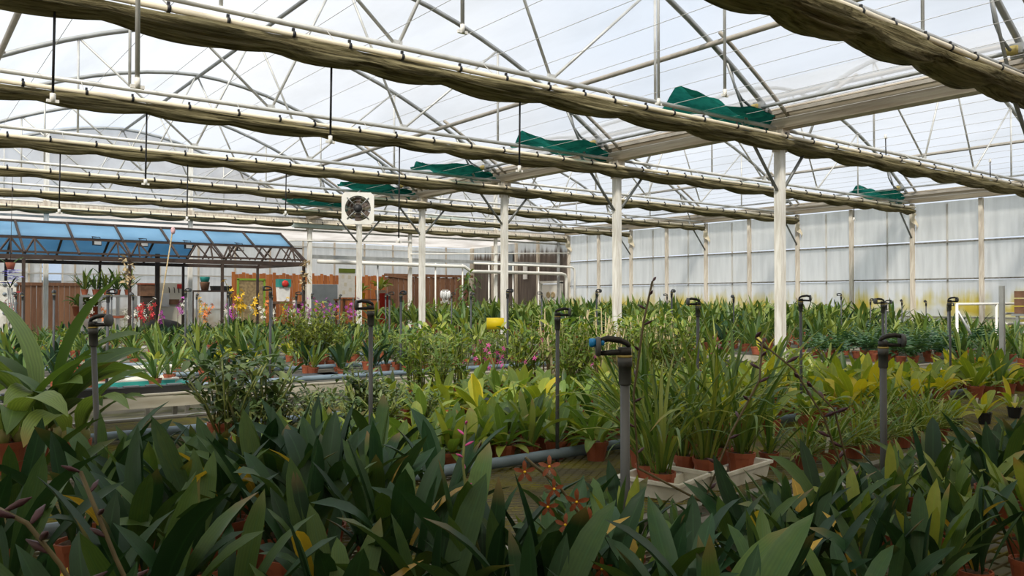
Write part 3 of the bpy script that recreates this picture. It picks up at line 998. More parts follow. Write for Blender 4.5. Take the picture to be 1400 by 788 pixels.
# grey door in the fence
d2 = thing('door_2', 'plain grey door set in the cedar fence', 'door', (12.08, 26.85, 0))
d2['kind'] = 'structure'
mb = MB(); mb.box((0.13, 0, 1.06), (0.95, 0.05, 2.1)); mb.build('door_leaf', 'slate', d2)
mb = MB(); mb.box((-0.5, 0.0, 1.06), (0.25, 0.04, 2.1)); mb.build('side_panel', 'pvc', d2)
mb = MB(); mb.box((0.5, -0.05, 1.05), (0.03, 0.05, 0.14)); mb.build('door_handle', 'black', d2)

def at_back(px, Y, py):
    X = x_on_Y(px, Y)
    return X, z_at(py, X, Y)
# lime framed board in front of the fence
Yb = 25.9
x0, zt = at_back(325, Yb, 382); x1, zb = at_back(361, Yb, 408)
t = thing('framed_board', 'beige board in a lime green frame leaning on the cedar fence', 'board', ((x0 + x1) / 2, Yb, 0))
wd, ht = x1 - x0, zt
mb = MB(); mb.box((0, 0, ht / 2), (wd, 0.03, ht)); mb.build('sheet', 'straw', t)
for s in (-1, 1):
    mb = MB(); mb.box((s * wd / 2, -0.02, ht / 2), (0.06, 0.05, ht)); mb.build('frame', 'lime', t)
mb = MB(); mb.box((0, -0.02, ht), (wd + 0.06, 0.05, 0.06)); mb.build('frame', 'lime', t)
# white notice board
Yb = 25.0
x0, zt = at_back(463, Yb, 371); x1, zb = at_back(485, Yb, 407)
t = thing('notice_board', 'white notice board on legs between the grey door and a white post', 'board', ((x0 + x1) / 2, Yb, 0))
wd = x1 - x0
mb = MB(); mb.box((0, 0, (zt + zb) / 2), (wd, 0.03, zt - zb)); mb.build('panel', 'paper', t)
mb = MB(); mb.box((0, -0.02, zt + 0.02), (wd * 1.02, 0.03, 0.14)); mb.build('header', 'lf_shrub_j', t)
for s in (-1, 1):
    mb = MB(); mb.box((s * wd * 0.42, 0.02, zb / 2), (0.04, 0.03, zb)); mb.build('leg', 'galv', t)
for a, b in ((-0.25, 0.3), (0.15, 0.28), (-0.1, 0.0), (0.2, -0.2), (-0.2, -0.3)):
    mb = MB(); mb.box((a * wd, -0.018, (zt + zb) / 2 + b * (zt - zb)), (0.1, 0.004, 0.12)); mb.build('note', 'pegboard', t)
# work table with pots
Yb = 25.6
x0, zt = at_back(462, Yb, 410); x1, _ = at_back(535, Yb, 410)
t = thing('work_table', 'dark wooden work table with pots on it along the cedar fence', 'table', ((x0 + x1) / 2, Yb, 0))
wd = x1 - x0
mb = MB(); mb.box((0, 0, zt), (wd, 0.7, 0.06)); mb.build('tabletop', 'crate', t)
for sx in (-1, 1):
    for sy in (-1, 1):
        mb = MB(); mb.box((sx * wd * 0.46, sy * 0.3, (zt - 0.03) / 2), (0.07, 0.07, zt - 0.03)); mb.build('leg', 'crate', t)
TZ = zt + 0.03
def small_pot(loc, r, h, mat, label, cat='pot', leaf=None, seed=0):
    t = thing('flower_pot' if leaf else 'pot', label, cat, loc)
    mb = MB(); mb.lathe((0, 0, 0), [(r * 0.75, 0), (r, h), (r * 1.06, h), (r * 1.06, h * 0.8), (r * 0.9, h * 0.8)][:3], 10); mb.build('pot_body', mat, t)
    if leaf:
        rnd = random.Random(seed)
        mb = MB()
        for q in range(14):
            az = rnd.uniform(0, 2 * pi); ti = rnd.uniform(0.1, 0.9)
            m_ = Matrix.Translation((0, 0, h)) @ Euler((0, ti, az)).to_matrix().to_4x4() @ Matrix.Scale(rnd.uniform(0.2, 0.34) * (r / 0.1), 4)
            mb.merge(LEAFD['broad'][q % 3], m_, rnd.random())
        mb.build('foliage', leaf, t, kind='stuff')
    return t

# ------------------------------------------------------------------ leaf shapes
def leaf_shape(W, bend, fold, n=7, p0=0.08, peak=0.5, tipw=0.0, curl=0.0, twist=0.0):
    """Unit-length blade growing up from the origin and arching towards +X. W: width / length."""
    vs, fs, al, ac = [], [], [], []
    x = z = 0.0
    ang = 0.0
    for i in range(n + 1):
        t = i / n
        if i:
            ang = bend * (t ** 1.5)
            x += sin(ang) / n
            z += cos(ang) / n
        if t < peak:
            wdt = p0 + (1 - p0) * sin(pi / 2 * t / peak) ** 1.2
        else:
            q = (t - peak) / (1 - peak)
            wdt = max(tipw, (1 - q ** 2.8))
        hw = W / 2 * wdt
        tw = twist * t
        nx, nz = cos(ang), -sin(ang)
        for s in (-1, 0, 1):
            off = fold * hw * abs(s) - curl * hw * 0.0
            y = s * hw * cos(tw)
            dx = s * hw * sin(tw)
            vs.append((x - nx * off + nx * dx, y, z - nz * off + nz * dx))
            al.append(t); ac.append(float(s))
    for i in range(n):
        for j in range(2):
            a = i * 3 + j
            fs.append((a, a + 1, a + 4, a + 3))
    return vs, fs, al, ac

LEAFD = {
    'strap': [leaf_shape(0.15, b, 0.35, 8, 0.16, 0.60, twist=tw) for b, tw in ((0.25, 0.1), (0.5, -0.3), (0.85, 0.25), (0.05, 0.0), (1.3, 0.3))],
    'strap_n': [leaf_shape(0.10, b, 0.4, 7, 0.4, 0.5, twist=tw) for b, tw in ((0.35, 0.1), (0.8, -0.3), (1.3, 0.2), (0.1, 0.0))],
    'broad': [leaf_shape(0.27, b, 0.3, 7, 0.15, 0.5, twist=tw) for b, tw in ((0.5, 0.1), (1.0, -0.3), (1.6, 0.2), (0.2, 0.2))],
    'broad_w': [leaf_shape(0.36, b, 0.3, 7, 0.12, 0.5, twist=tw) for b, tw in ((0.4, 0.1), (0.9, -0.3), (1.5, 0.2))],
    'grass': [leaf_shape(0.030, b, 0.5, 8, 0.7, 0.35) for b in (0.25, 0.7, 1.2, 1.8)],
    'fine': [leaf_shape(0.045, b, 0.4, 5, 0.6, 0.4) for b in (0.5, 1.0, 1.6)],
    'plicate': [leaf_shape(0.23, b, 0.25, 9, 0.10, 0.5, twist=tw) for b, tw in ((0.6, 0.1), (1.2, -0.2), (1.9, 0.2), (2.4, 0.1))],
    'small': [leaf_shape(0.36, b, 0.3, 3, 0.2, 0.45) for b in (0.3, 0.8)],
    'petal': [leaf_shape(0.36, 0.6, 0.15, 4, 0.25, 0.55)],
}
LEAFM = {}
def leaf_me(shape, i, mat):
    k = (shape, i, mat)
    if k not in LEAFM:
        mb = MB()
        vs, fs, al, ac = LEAFD[shape][i % len(LEAFD[shape])]
        mb.merge((vs, fs, al, ac), Matrix.Identity(4), 0.5)
        LEAFM[k] = mb.mesh('leaf', mat)
    return LEAFM[k]

# table pots along the fence
for k, (px, mat, lf, lab, r) in enumerate(((494, 'yellow', 'lf_shrub_j', 'leafy plant in a yellow pot on the dark work table', 0.14), (520, 'pvc', 'lf_shrub_j', 'leafy plant in a pale bowl on the dark work table', 0.20),
                                          (528, 'pvc', None, 'small white empty pot at the end of the dark work table', 0.09))):
    X = x_on_Y(px, Yb)
    small_pot((X, Yb, TZ), r, r * 1.5, mat, lab, 'potted plant' if lf else 'pot', lf, k)
X, z = at_back(525, 25.0, 411)
small_pot((X, 25.0, 0.0), 0.16, z + 0.25, 'red', 'tall red bin standing before the dark work table', 'bin')
# framed picture on a wooden stand and two pink bags
X, z = at_back(608, 25.5, 405)
t = thing('picture_stand', 'small white framed picture on a wooden post before the dark fence', 'picture', (X, 25.5, 0))
mb = MB(); mb.box((0, 0, z / 2 - 0.15), (0.11, 0.05, z - 0.3)); mb.build('post', 'oldboard', t)
mb = MB(); mb.box((0, -0.04, z + 0.02), (0.26, 0.03, 0.44)); mb.build('frame', 'paper', t)
mb = MB(); mb.box((0, -0.06, z + 0.02), (0.16, 0.01, 0.30)); mb.build('print', 'purple_bud', t)
mb = MB(); mb.box((0, -0.05, z - 0.24), (0.4, 0.06, 0.1)); mb.build('shelf', 'pvc', t)
# cream pegboard cabinet and other bits under the shed
Yb = 22.6
x0, zt = at_back(217, Yb, 387); x1, _ = at_back(252, Yb, 387)
t = thing('tool_board', 'cream board with hooks and a red label under the blue roof', 'board', ((x0 + x1) / 2, Yb, 0))
wd = x1 - x0
mb = MB(); mb.box((0, 0, zt / 2), (wd, 0.05, zt)); mb.build('panel', 'pegboard', t)
for a in (-0.08, 0.05, 0.16):
    tube_obj('hook', [(a, -0.03, zt - 0.12), (a, -0.08, zt - 0.16), (a + 0.01, -0.06, zt - 0.26)], 0.012, 'iron', t)
mb = MB(); mb.box((wd * 0.33, -0.035, zt - 0.09), (0.17, 0.01, 0.12)); mb.build('label_plate', 'red', t)
mb = MB(); mb.box((-wd * 0.33, -0.035, zt - 0.45), (0.3, 0.01, 0.36)); mb.build('sheet', 'paper', t)
mb = MB(); mb.box((0.05, -0.05, zt - 0.5), (0.25, 0.05, 0.14)); mb.build('tray', 'crate', t)
Yb = 22.3
X, z = at_back(202, Yb, 397)
t = thing('storage_crate', 'brown crate with an orange rim on a pedestal by the cream board', 'crate', (X, Yb, 0))
mb = MB(); mb.box((0, 0, z), (0.42, 0.36, 0.30)); mb.build('box', 'crate', t)
mb = MB(); mb.box((0, 0, z + 0.16), (0.46, 0.40, 0.04)); mb.build('rim', 'terracotta', t)
mb = MB(); mb.box((0, 0, (z - 0.15) / 2), (0.3, 0.3, z - 0.15)); mb.box((0, 0, 0.02), (0.4, 0.4, 0.04)); tag(mb.build('crate_pedestal', 'iron', None, (X, Yb, 0)), 'dark pedestal under the brown crate with orange rim', 'stand')
t = thing('tarp_heap', 'black tarp covered heap under the blue roof by the dark post', 'heap', (x_on_Y(222, 21.6), 21.6, 0))
mb = MB(); mb.blob((0, 0, 0.55), 0.55, 10, 6, (1.3, 0.8, 1.0)); mb.build('cover', 'black', t)
Yb = 22.0
X, z = at_back(280, Yb, 389)
t = thing('wire_shelf', 'small dark iron shelf with nursery pots, back of the shed', 'shelf', (X, Yb, 0))
mb = MB(); mb.box((0.15, 0, z - 0.18), (1.1, 0.4, 0.04)); mb.build('shelf_board', 'iron', t)
for s in (-0.35, 0.65):
    mb = MB(); mb.box((s, 0, (z - 0.2) / 2), (0.04, 0.36, z - 0.2)); mb.build('leg', 'iron', t)
mb = MB(); mb.lathe((0, 0, 0), [(0.09, 0), (0.13, 0.2), (0.13, 0.22)], 10); tag(mb.build('nursery_pot', 'crate', None, (X, Yb, z - 0.16)), 'brown nursery pot on the small iron shelf in the shed', 'pot')
mb = MB(); mb.lathe((0, 0, 0), [(0.10, 0), (0.13, 0.10), (0.13, 0.14)], 10); tag(mb.build('nursery_pot', 'turq', None, (X, Yb, z + 0.06)), 'green nursery pot stacked on the brown one in the shed', 'pot')
mb = MB(); mb.box((0, 0, 0.06), (0.5, 0.3, 0.12), None, 0.9); tag(mb.build('seed_tray', 'black', None, (X + 0.42, Yb, z - 0.16)), 'black seed tray beside the stacked pots in the shed', 'tray')
Yb = 21.9
X, z = at_back(387, Yb, 398)
t = thing('planter_bag', 'white bag with a red flower print on a dark bench before the fence', 'bag', (X, Yb, 0))
mb = MB(); mb.box((0, 0, z - 0.08), (0.34, 0.22, 0.42), None, 0.85); mb.build('bag_body', 'paper', t)
mb = MB(); mb.box((0, -0.02, z + 0.22), (0.36, 0.24, 0.22)); mb.build('bag_top', 'turq', t)
mb = MB(); mb.lathe((0, -0.15, z + 0.2), [(0.1, 0), (0.1, 0.02), (0.03, 0.03)], 7, axis=Euler((radians(90), 0, 0)).to_matrix()); mb.build('flower_print', 'red', t)
t = thing('low_bench', 'dark wooden bench under the white bag before the cedar fence', 'bench', (X, Yb, 0))
mb = MB(); mb.box((0.1, 0, z - 0.33), (1.0, 0.4, 0.07)); mb.build('seat', 'crate', t)
for dx in (-0.3, 0.5):
    mb = MB(); mb.box((dx, 0, (z - 0.365) / 2), (0.06, 0.3, z - 0.365)); mb.build('leg', 'crate', t)
# perforated white board at the far left
Yb = 17.2
x0, zt = at_back(-14, Yb, 384); x1, _ = at_back(22, Yb, 384)
t = thing('perforated_board', 'white board with round holes at the left edge under the hanging violet orchid', 'board', ((x0 + x1) / 2, Yb, 0))
mb = MB(); mb.box((0, 0, zt / 2), (x1 - x0, 0.06, zt)); mb.build('panel', 'white_tray', t)
for r_ in range(4):
    for c_ in range(2):
        mb = MB(); mb.lathe((0.02 + 0.17 * c_, -0.03, zt - 0.07 - 0.17 * r_), [(0.035, 0), (0.035, 0.012)], 8, axis=Euler((radians(90), 0, 0)).to_matrix()); mb.build('hole_ring', 'slate', t)

# conifer and dark hut outside the small window
t = thing('conifer', 'dark conifer outside, seen through the small back window', 'tree', (3.55, 29.6, 0))
mb = MB()
for q in range(160):
    h = R() ** 0.8 * 2.6 + 0.5
    a = U(0, 2 * pi); rr = (3.2 - h) * 0.22 * U(0.5, 1)
    m_ = Matrix.Translation((rr * cos(a), rr * sin(a), h)) @ Euler((0, 1.4, a)).to_matrix().to_4x4() @ Matrix.Scale(0.3, 4)
    mb.merge(LEAFD['small'][q % 2], m_, R())
mb.build('foliage', 'lf_bush_j', t, kind='stuff')
tube_obj('trunk', [(0, 0, 0), (0, 0, 3.0)], 0.07, 'iron', t)
mb = MB(); mb.box((0, 0, 1.05), (1.2, 1.0, 2.1)); mb.box((0, 0, 2.15), (1.4, 1.2, 0.12)); tag(mb.build('garden_hut', 'iron', None, (4.75, 31, 0)), 'dark hut outside behind the conifer, through the small window', 'hut')

# pipework of the gable row
def pipe(name, pts, r, mat, label, cat='pipe', grp=None):
    mb = MB(); mb.tube(pts, r, 8); return tag(mb.build(name, mat), label, cat, grp)
pipe('water_pipe', [(9.4, YG - 0.15, 2.64), (14.3, YG - 0.15, 2.62), (14.42, YG - 0.15, 2.55), (14.55, YG - 0.15, 2.47), (18.35, YG - 0.15, 2.47), (18.5, YG - 0.15, 2.43), (18.55, YG - 0.15, 2.3), (18.55, YG - 0.15, 0)], 0.055, 'pvc', 'thick white water pipe across the gable row, bending down by the door')
pipe('water_pipe', [(14.5, YG - 0.4, 2.72), (18.55, YG - 0.4, 2.70), (18.68, YG - 0.4, 2.66), (18.72, YG - 0.4, 2.55), (18.72, YG - 0.4, 0)], 0.036, 'pvc', 'thinner white pipe above it, turning down the side wall corner')
mb = MB(); mb.box((13.8, YG + 0.02, 2.78), (9.1, 0.06, 0.10)); tag(mb.build('cross_beam', 'galv'), 'grey steel cross beam above the white water pipe', 'beam')
for k, x in enumerate((11.29, 13.27, 14.27, 15.29, 16.27, 17.35)):
    pipe('drop_pipe', [(x, YG - 0.1, 2.7), (x, YG - 0.1, 0.0)], 0.024, 'pvc' if k != 0 else 'galv', ('grey' if k == 0 else 'thin white') + ' upright pipe under the cross beam, %s from the left' % ORD[k + 1], 'pipe', 'upright pipes under the cross beam')
pipe('conduit', [(6.03, YG - 0.05, 3.10), (12.45, YG - 0.05, 3.32)], 0.022, 'pvc', 'thin white conduit slanting high above the cedar fence')
pipe('conduit', [(12.43, YG - 0.05, 2.95), (18.8, YG - 0.05, 3.2)], 0.02, 'pvc', 'second thin white conduit slanting to the stained corner')
mb = MB(); mb.box((0, 0, 0), (0.05, 0.55, 0.85)); tag(mb.build('control_box', 'slate', None, (GX2 - 0.06, 24.75, 1.6 + 1.12)), 'dark grey rounded control panel on the stained wall near the door', 'panel')
mb = MB(); mb.box((0, 0, 0), (0.04, 0.22, 0.55)); tag(mb.build('wall_notice', 'paper', None, (GX2 - 0.06, 23.7, 2.15)), 'small white notice on the stained wall beside the door', 'notice')
for o in list(COL.objects):
    if o.name.startswith('control_box'):
        o.location.z = z_at(360, GX2, 24.75)
    if o.name.startswith('wall_notice'):
        o.location.z = z_at(372, GX2, 23.7)

# ------------------------------------------------------------------ blue roofed shed
SY, SYB = 18.0, 21.0
ZE, ZM, ZR = 2.47, 2.86, 3.19
sh = thing('blue_roofed_shed', 'open iron shed with a blue sheet roof at the back of the near bay', 'shed', (0, 0, 0))
SX0, SX1 = 0.14, 7.68
rx = [SX0 + (SX1 - SX0) * q / 8 for q in range(9)]
ym = SY + (SYB - SY) * 0.27
yr = (SY + SYB) / 2
for q in range(8):
    a, b = rx[q] + 0.012, rx[q + 1] - 0.012
    mb = MB(); mb.add([(a, ym, ZM), (b, ym, ZM), (b, yr, ZR), (a, yr, ZR), (a, ym, ZM + 0.012), (b, ym, ZM + 0.012), (b, yr, ZR + 0.012), (a, yr, ZR + 0.012)],
                      [(3, 2, 1, 0), (4, 5, 6, 7), (0, 1, 5, 4), (1, 2, 6, 5), (2, 3, 7, 6), (3, 0, 4, 7)]); mb.build('roof_panel', 'blue_sheet', sh)
    if q < 6:
        mb = MB(); mb.add([(a, SYB, ZE + 0.02), (b, SYB, ZE + 0.02), (b, yr, ZR), (a, yr, ZR), (a, SYB, ZE + 0.032), (b, SYB, ZE + 0.032), (b, yr, ZR + 0.012), (a, yr, ZR + 0.012)],
                          [(3, 2, 1, 0), (4, 5, 6, 7), (0, 1, 5, 4), (1, 2, 6, 5), (2, 3, 7, 6), (3, 0, 4, 7)]); mb.build('roof_panel', 'blue_sheet', sh)
for x in rx:
    mb = MB(); mb.bar((x, SY - 0.05, ZE + 0.02), (x, yr, ZR + 0.03), 0.04, 0.04); mb.build('rafter', 'iron', sh)
    mb = MB(); mb.bar((x, SYB, ZE + 0.0), (x, yr, ZR), 0.04, 0.04); mb.build('rafter', 'iron', sh)
for nm, y, z, wd, ht in (('eave_beam', SY, ZE - 0.06, 0.06, 0.09), ('eave_beam', SY + 0.05, ZE + 0.04, 0.04, 0.04), ('purlin', ym, ZM - 0.02, 0.04, 0.05), ('purlin', SY + 0.2, ZM - 0.07, 0.035, 0.035), ('ridge_beam', yr, ZR + 0.03, 0.05, 0.05), ('eave_beam', SYB, ZE - 0.03, 0.06, 0.08)):
    mb = MB(); mb.bar((SX0 - 0.15, y, z), (SX1 + 0.02, y, z), wd, ht); mb.build(nm, 'iron', sh)
mb = MB(); mb.bar((SX1 + 0.02, SY, ZE - 0.06), (SX1 + 0.02, SYB, ZE - 0.03), 0.06, 0.08); mb.build('end_beam', 'iron', sh)
px_posts = [0.14 + 1.88 * q for q in range(5)]
for x in px_posts:
    mb = MB(); mb.bar((x, SY, 0), (x, SY, ZE - 0.05), 0.055, 0.055); mb.build('post', 'iron', sh)
    mb = MB(); mb.bar((x, SYB, 0), (x, SYB, ZE - 0.05), 0.055, 0.055); mb.build('post', 'iron', sh)
    for a, b in ((-0.42, -0.2), (-0.2, -0.2), (0.0, -0.2), (0.02, 0.2), (0.2, 0.2), (0.42, 0.2)):
        if SX0 - 0.2 < x + a and x + max(a, b) < SX1 + 0.05:
            mb = MB(); mb.bar((x + a, SY + 0.02, ZE), (x + b, SY + 0.2, ZM - 0.07), 0.028, 0.028); mb.build('lattice_bar', 'iron', sh)
for x in (SX1 - 0.5, SX1 - 0.95, SX1 - 0.3, SX1 - 2.4, SX1 - 1.5):
    for dx in (-0.22, 0.22):
        mb = MB(); mb.bar((x + dx, SY + 0.02, ZE), (x, SY + 0.2, ZM - 0.07), 0.026, 0.026); mb.build('lattice_bar', 'iron', sh)
mb = MB(); mb.bar((x_on_Y(215, 20.4), 20.4, 0), (x_on_Y(215, 20.4), 20.4, ZE + 0.2), 0.09, 0.09); mb.build('post', 'iron', sh)
for k, (px, py) in enumerate(((132, 332), (196, 334), (257, 337), (328, 340))):
    Y = 18.7
    X = x_on_Y(px, Y); z = z_at(py, X, Y)
    t = thing('flood_lamp', 'small flood lamp under the blue roof, %s from the left' % ORD[k + 1], 'lamp', (X, Y, z), 0.3, 'flood lamps under the blue roof')
    mb = MB(); mb.box((0, 0, 0), (0.17, 0.06, 0.11)); mb.build('housing', 'black', t)
    mb = MB(); mb.box((0, -0.035, 0), (0.14, 0.01, 0.08)); mb.build('lens', 'paper', t)
    tube_obj('bracket', [(-0.08, 0, 0), (-0.08, 0.03, 0.12), (0.08, 0.03, 0.12), (0.08, 0, 0)], 0.008, 'black', t)
    tube_obj('arm', [(0, 0.03, 0.12), (0, 0.2, ZM - z + 0.05)], 0.01, 'black', t)
pipe('prop_pole', [(x_on_Y(236, 17.9), 17.9, z_at(312, x_on_Y(236, 17.9), 17.9)), (x_on_Y(205, 17.7), 17.7, 0.0)], 0.014, 'straw', 'thin pale pole leaning against the blue roof', 'pole')
mb = MB(); mb.blob((0, 0, 0), 0.05, 7, 4, (1, 0.6, 1.6)); tag(mb.build('pink_rag', 'rag_pink', None, (x_on_Y(236, 17.85), 17.85, z_at(318, x_on_Y(236, 17.85), 17.85) + 0.04)), 'pink rag tied to the top of the pale pole', 'rag')
# dried bracts tied on two shed posts
for k, (px, py) in enumerate(((174, 372), (417, 376))):
    Y = 17.9
    X = x_on_Y(px, Y)
    t = thing('dried_bunch', ['bunch of dried straw coloured flowers tied to a middle shed post', 'dried straw bunch hanging at the right end post of the shed'][k], 'dried flowers', (X, Y, z_at(py, X, Y)))
    mb = MB()
    for q in range(40):
        m_ = Matrix.Translation((U(-0.08, 0.08), U(-0.06, 0), U(-0.3, 0.3))) @ Euler((U(0, 3), U(0, 3), U(0, 6))).to_matrix().to_4x4() @ Matrix.Scale(0.13, 4)
        mb.merge(LEAFD['small'][q % 2], m_, R())
    mb.build('bracts', 'straw', t, kind='stuff')
# hanging violet orchid
Y = 16.4
X = x_on_Y(14, Y); zc = z_at(378, X, Y)
t = thing('hanging_orchid', 'violet flowered orchid hanging with long bare roots at the left edge', 'orchid', (X, Y, zc))
mb = MB()
for q in range(12):
    m_ = Matrix.Translation((U(-0.12, 0.12), U(-0.06, 0.06), U(-0.14, 0.12)))
    for p in range(5):
        mb.merge(LEAFD['petal'][0], m_ @ Euler((0.3, 0, p * 1.256 + q)).to_matrix().to_4x4() @ Euler((0, 1.3, 0)).to_matrix().to_4x4() @ Matrix.Scale(0.10, 4), R())
mb.build('blossom', 'lilac_petal', t, kind='stuff')
for q in range(10):
    mk('leaf', leaf_me('strap_n', q, 'lf_dark'), t, (0, 0, 0.16 if q < 5 else -0.2), (0, U(0.5, 1.4), q * 0.63), U(0.25, 0.36))
for q in range(6):
    tube_obj('root', [(U(-0.05, 0.05), 0, -0.2), (U(-0.1, 0.1), U(-0.05, 0.05), -0.6), (U(-0.12, 0.12), 0, -1.0 + U(-0.2, 0.2))], 0.008, 'galv', t, 4)
tube_obj('hanging_wire', [(0, 0, 0.2), (0.02, 0, HG - zc)], 0.004, 'iron', t, 4)
mb = MB(); mb.lathe((0, 0, 0.12), [(0.05, 0), (0.08, 0.12)], 8); mb.build('basket', 'terracotta', t)

# ------------------------------------------------------------------ benches
BZ = 0.78
BENCH = {}
def bench(key, x0, x1, y0, y1, label, dense, pale=False):
    t = thing('plant_bench', label, 'bench', (0, 0, 0), 0, 'wire mesh plant benches')
    BENCH[key] = (x0, x1, y0, y1)
    rl = 'rail_pale' if pale else 'rail'
    for y in (y0 + 0.02, y1 - 0.02):
        mb = MB(); mb.box(((x0 + x1) / 2, y, BZ - 0.045), (x1 - x0, 0.035, 0.11)); mb.box(((x0 + x1) / 2, y, BZ + 0.012), (x1 - x0, 0.05, 0.012)); mb.build('side_rail', rl, t)
    for x in (x0 + 0.02, x1 - 0.02):
        mb = MB(); mb.box((x, (y0 + y1) / 2, BZ - 0.03), (0.035, y1 - y0 - 0.04, 0.08)); mb.build('end_rail', rl, t)
    x = x0 + 0.4
    while x < x1:
        mb = MB(); mb.bar((x, y0 + 0.04, BZ - 0.05), (x, y1 - 0.04, BZ - 0.05), 0.04, 0.05); mb.build('cross_bar', 'rail', t)
        for y in (y0 + 0.3, y1 - 0.3):
            mb = MB(); mb.bar((x, y, 0), (x, y, BZ - 0.075), 0.045, 0.045); mb.build('leg', 'rail', t)
        x += 1.9
    mb = MB()
    xa, xb = x0 + 0.04, x1 - 0.04
    if dense:
        nrow = int((y1 - y0 - 0.08) / 0.024)
        ns_ = int((xb - xa) / 0.034)
        vs, fs = [], []
        for r_ in range(nrow):
            yc = y0 + 0.04 + 0.024 * (r_ + 0.5)
            o = len(vs)
            for i in range(ns_ + 1):
                yy = yc + (0.0105 if (i + r_) % 2 else -0.0105)
                xx = xa + (xb - xa) * i / ns_
                vs += [(xx, yy - 0.0022, BZ - 0.006), (xx, yy + 0.0022, BZ)]
            for i in range(ns_):
                a = o + 2 * i
                fs.append((a, a + 2, a + 3, a + 1))
        mb.add(vs, fs)
        mb.build('wire_mesh', 'wire', t, kind='stuff')
    else:
        y = y0 + 0.06
        while y < y1 - 0.05:
            mb.bar((xa, y, BZ - 0.004), (xb, y, BZ - 0.004), 0.007, 0.007); y += 0.042
        x = xa
        while x < xb:
            mb.bar((x, y0 + 0.04, BZ - 0.010), (x, y1 - 0.04, BZ - 0.010), 0.006, 0.006); x += 0.12
        mb.build('wire_mesh', 'wiregrey' if pale else 'wire', t, kind='stuff')
EX = 8.62
bench('A', -0.4, EX, 0.35, 1.95, 'nearest plant bench, under the big dark strap leaves', False)
bench('B', -0.4, EX, 2.07, 3.80, 'second plant bench, with bare mossy mesh and white foam trays', True)
bench('C', -0.2, EX, 4.05, 5.90, 'third plant bench, crowded with pale green plants, on this side of the aisle', False)
bench('D', 0.2, EX, 7.30, 9.20, 'bench just past the cross aisle with turquoise tray and blue pipes', False, True)
bench('E', 0.3, EX, 9.45, 11.30, 'second bench past the cross aisle', False, True)
bench('F', 0.5, EX, 11.55, 13.40, 'third bench past the cross aisle', False, True)
bench('G', 0.6, EX, 13.65, 15.50, 'fourth bench past the cross aisle, with flowering orchids', False, True)
bench('H', 0.7, EX, 15.75, 17.55, 'last bench before the blue roofed shed', False, True)
RJ = [(2.75, 4.60), (4.85, 6.70), (6.95, 8.80), (9.05, 10.90), (11.15, 13.0), (13.25, 15.1), (15.35, 17.2), (17.45, 19.3)]
for k, (a, b) in enumerate(RJ):
    bench('R%d' % k, 9.75, 18.3, a, b, '%s bench in the side wall bay, counted from the near end' % ORD[k + 1], False, True)

# ------------------------------------------------------------------ pipes on the benches and their sprinkler risers
def head(t, z, size=1.0, clip=False):
    mb = MB(); mb.lathe((0, 0, z - 0.075 * size), [(0.0145 * size, 0), (0.0172 * size, 0.004), (0.0172 * size, 0.05 * size), (0.0195 * size, 0.05 * size), (0.0195 * size, 0.075 * size)], 10); mb.build('coupling', 'riser', t)
    hd = MB()
    s = size
    hd.lathe((0, 0, z + 0.004), [(0.018 * s, 0), (0.018 * s, 0.022 * s)], 10)
    hd.tube([(0, 0, z + 0.014 * s), (-0.03 * s * 0.92, 0, z + 0.012 * s), (-0.075 * s * 0.92, 0, z + 0.010 * s)], [0.0095 * s, 0.0085 * s, 0.007 * s], 6)
    hd.tube([(-0.075 * s * 0.92, 0, z + 0.043 * s), (-0.05 * s * 0.92, 0, z + 0.049 * s), (-0.015 * s * 0.92, 0, z + 0.045 * s), (0.006 * s, 0, z + 0.036 * s), (0.012 * s, 0, z + 0.026 * s)], [0.008 * s, 0.0095 * s, 0.0095 * s, 0.008 * s, 0.006 * s], 6)
    h = hd.build('sprinkler_head', 'black', t)
    mb = MB(); mb.lathe((-0.078 * s * 0.92, 0, z + 0.028 * s), [(0.025 * s, -0.006 * s), (0.027 * s, 0), (0.025 * s, 0.006 * s)], 12, axis=Euler((0, radians(90), 0)).to_matrix()); mb.build('spinner_disc', 'riser', h)
    mb = MB(); mb.lathe((0, 0, z - 0.001), [(0.020 * s, 0), (0.020 * s, 0.006 * s)], 10); mb.build('washer', 'brass', h)
    if clip:
        mb = MB(); mb.lathe((-0.094 * s * 0.92, 0, z + 0.038 * s), [(0.011, -0.009), (0.013, 0), (0.011, 0.009)], 10, axis=Euler((0, radians(90), 0)).to_matrix())
        mb.blob((-0.066 * s * 0.92, -0.006, z + 0.038 * s), 0.007, 7, 4, (1, 1, 1.2)); mb.build('blue_clip', 'blue_clip', h)

def riser(X, Y, top, r, label, rz=0.0, size=1.0, clip=False, lean=0.0, mat='riser', grp='sprinkler risers'):
    t = thing('sprinkler_riser', label, 'sprinkler', (X, Y, BZ), 0, grp)
    t.rotation_euler = (0, lean, rz)
    z = top - BZ
    tube_obj('riser_pipe', [(0, 0, -0.02), (0, 0, z - 0.05)], r, mat, t, 8)
    head(t, z, size, clip)
    return t
def bench_pipe(y, x0, x1, label, r=0.026, z=BZ + 0.045):
    mb = MB(); mb.tube([(x0, 0, 0), (x1, 0, 0)], r, 10)
    return tag(mb.build('irrigation_pipe', 'bluegrey', None, (0, y, z)), label, 'pipe', 'irrigation pipes along the benches')
bench_pipe(1.58, -0.3, EX - 0.05, 'blue grey irrigation pipe along the nearest bench')
bench_pipe(3.10, -0.3, EX - 0.05, 'blue grey irrigation pipe crossing the bare mossy mesh')
bench_pipe(5.02, -0.1, EX - 0.05, 'blue grey irrigation pipe on the third bench')
bench_pipe(7.50, 0.25, EX - 0.05, 'blue grey irrigation pipe in front of the turquoise tray')
bench_pipe(8.70, 0.25, EX - 0.05, 'upper blue grey pipe behind the turquoise tray')
bench_pipe(10.3, 0.35, EX - 0.05, 'blue grey irrigation pipe on the second bench past the aisle')
LRZ = -TH
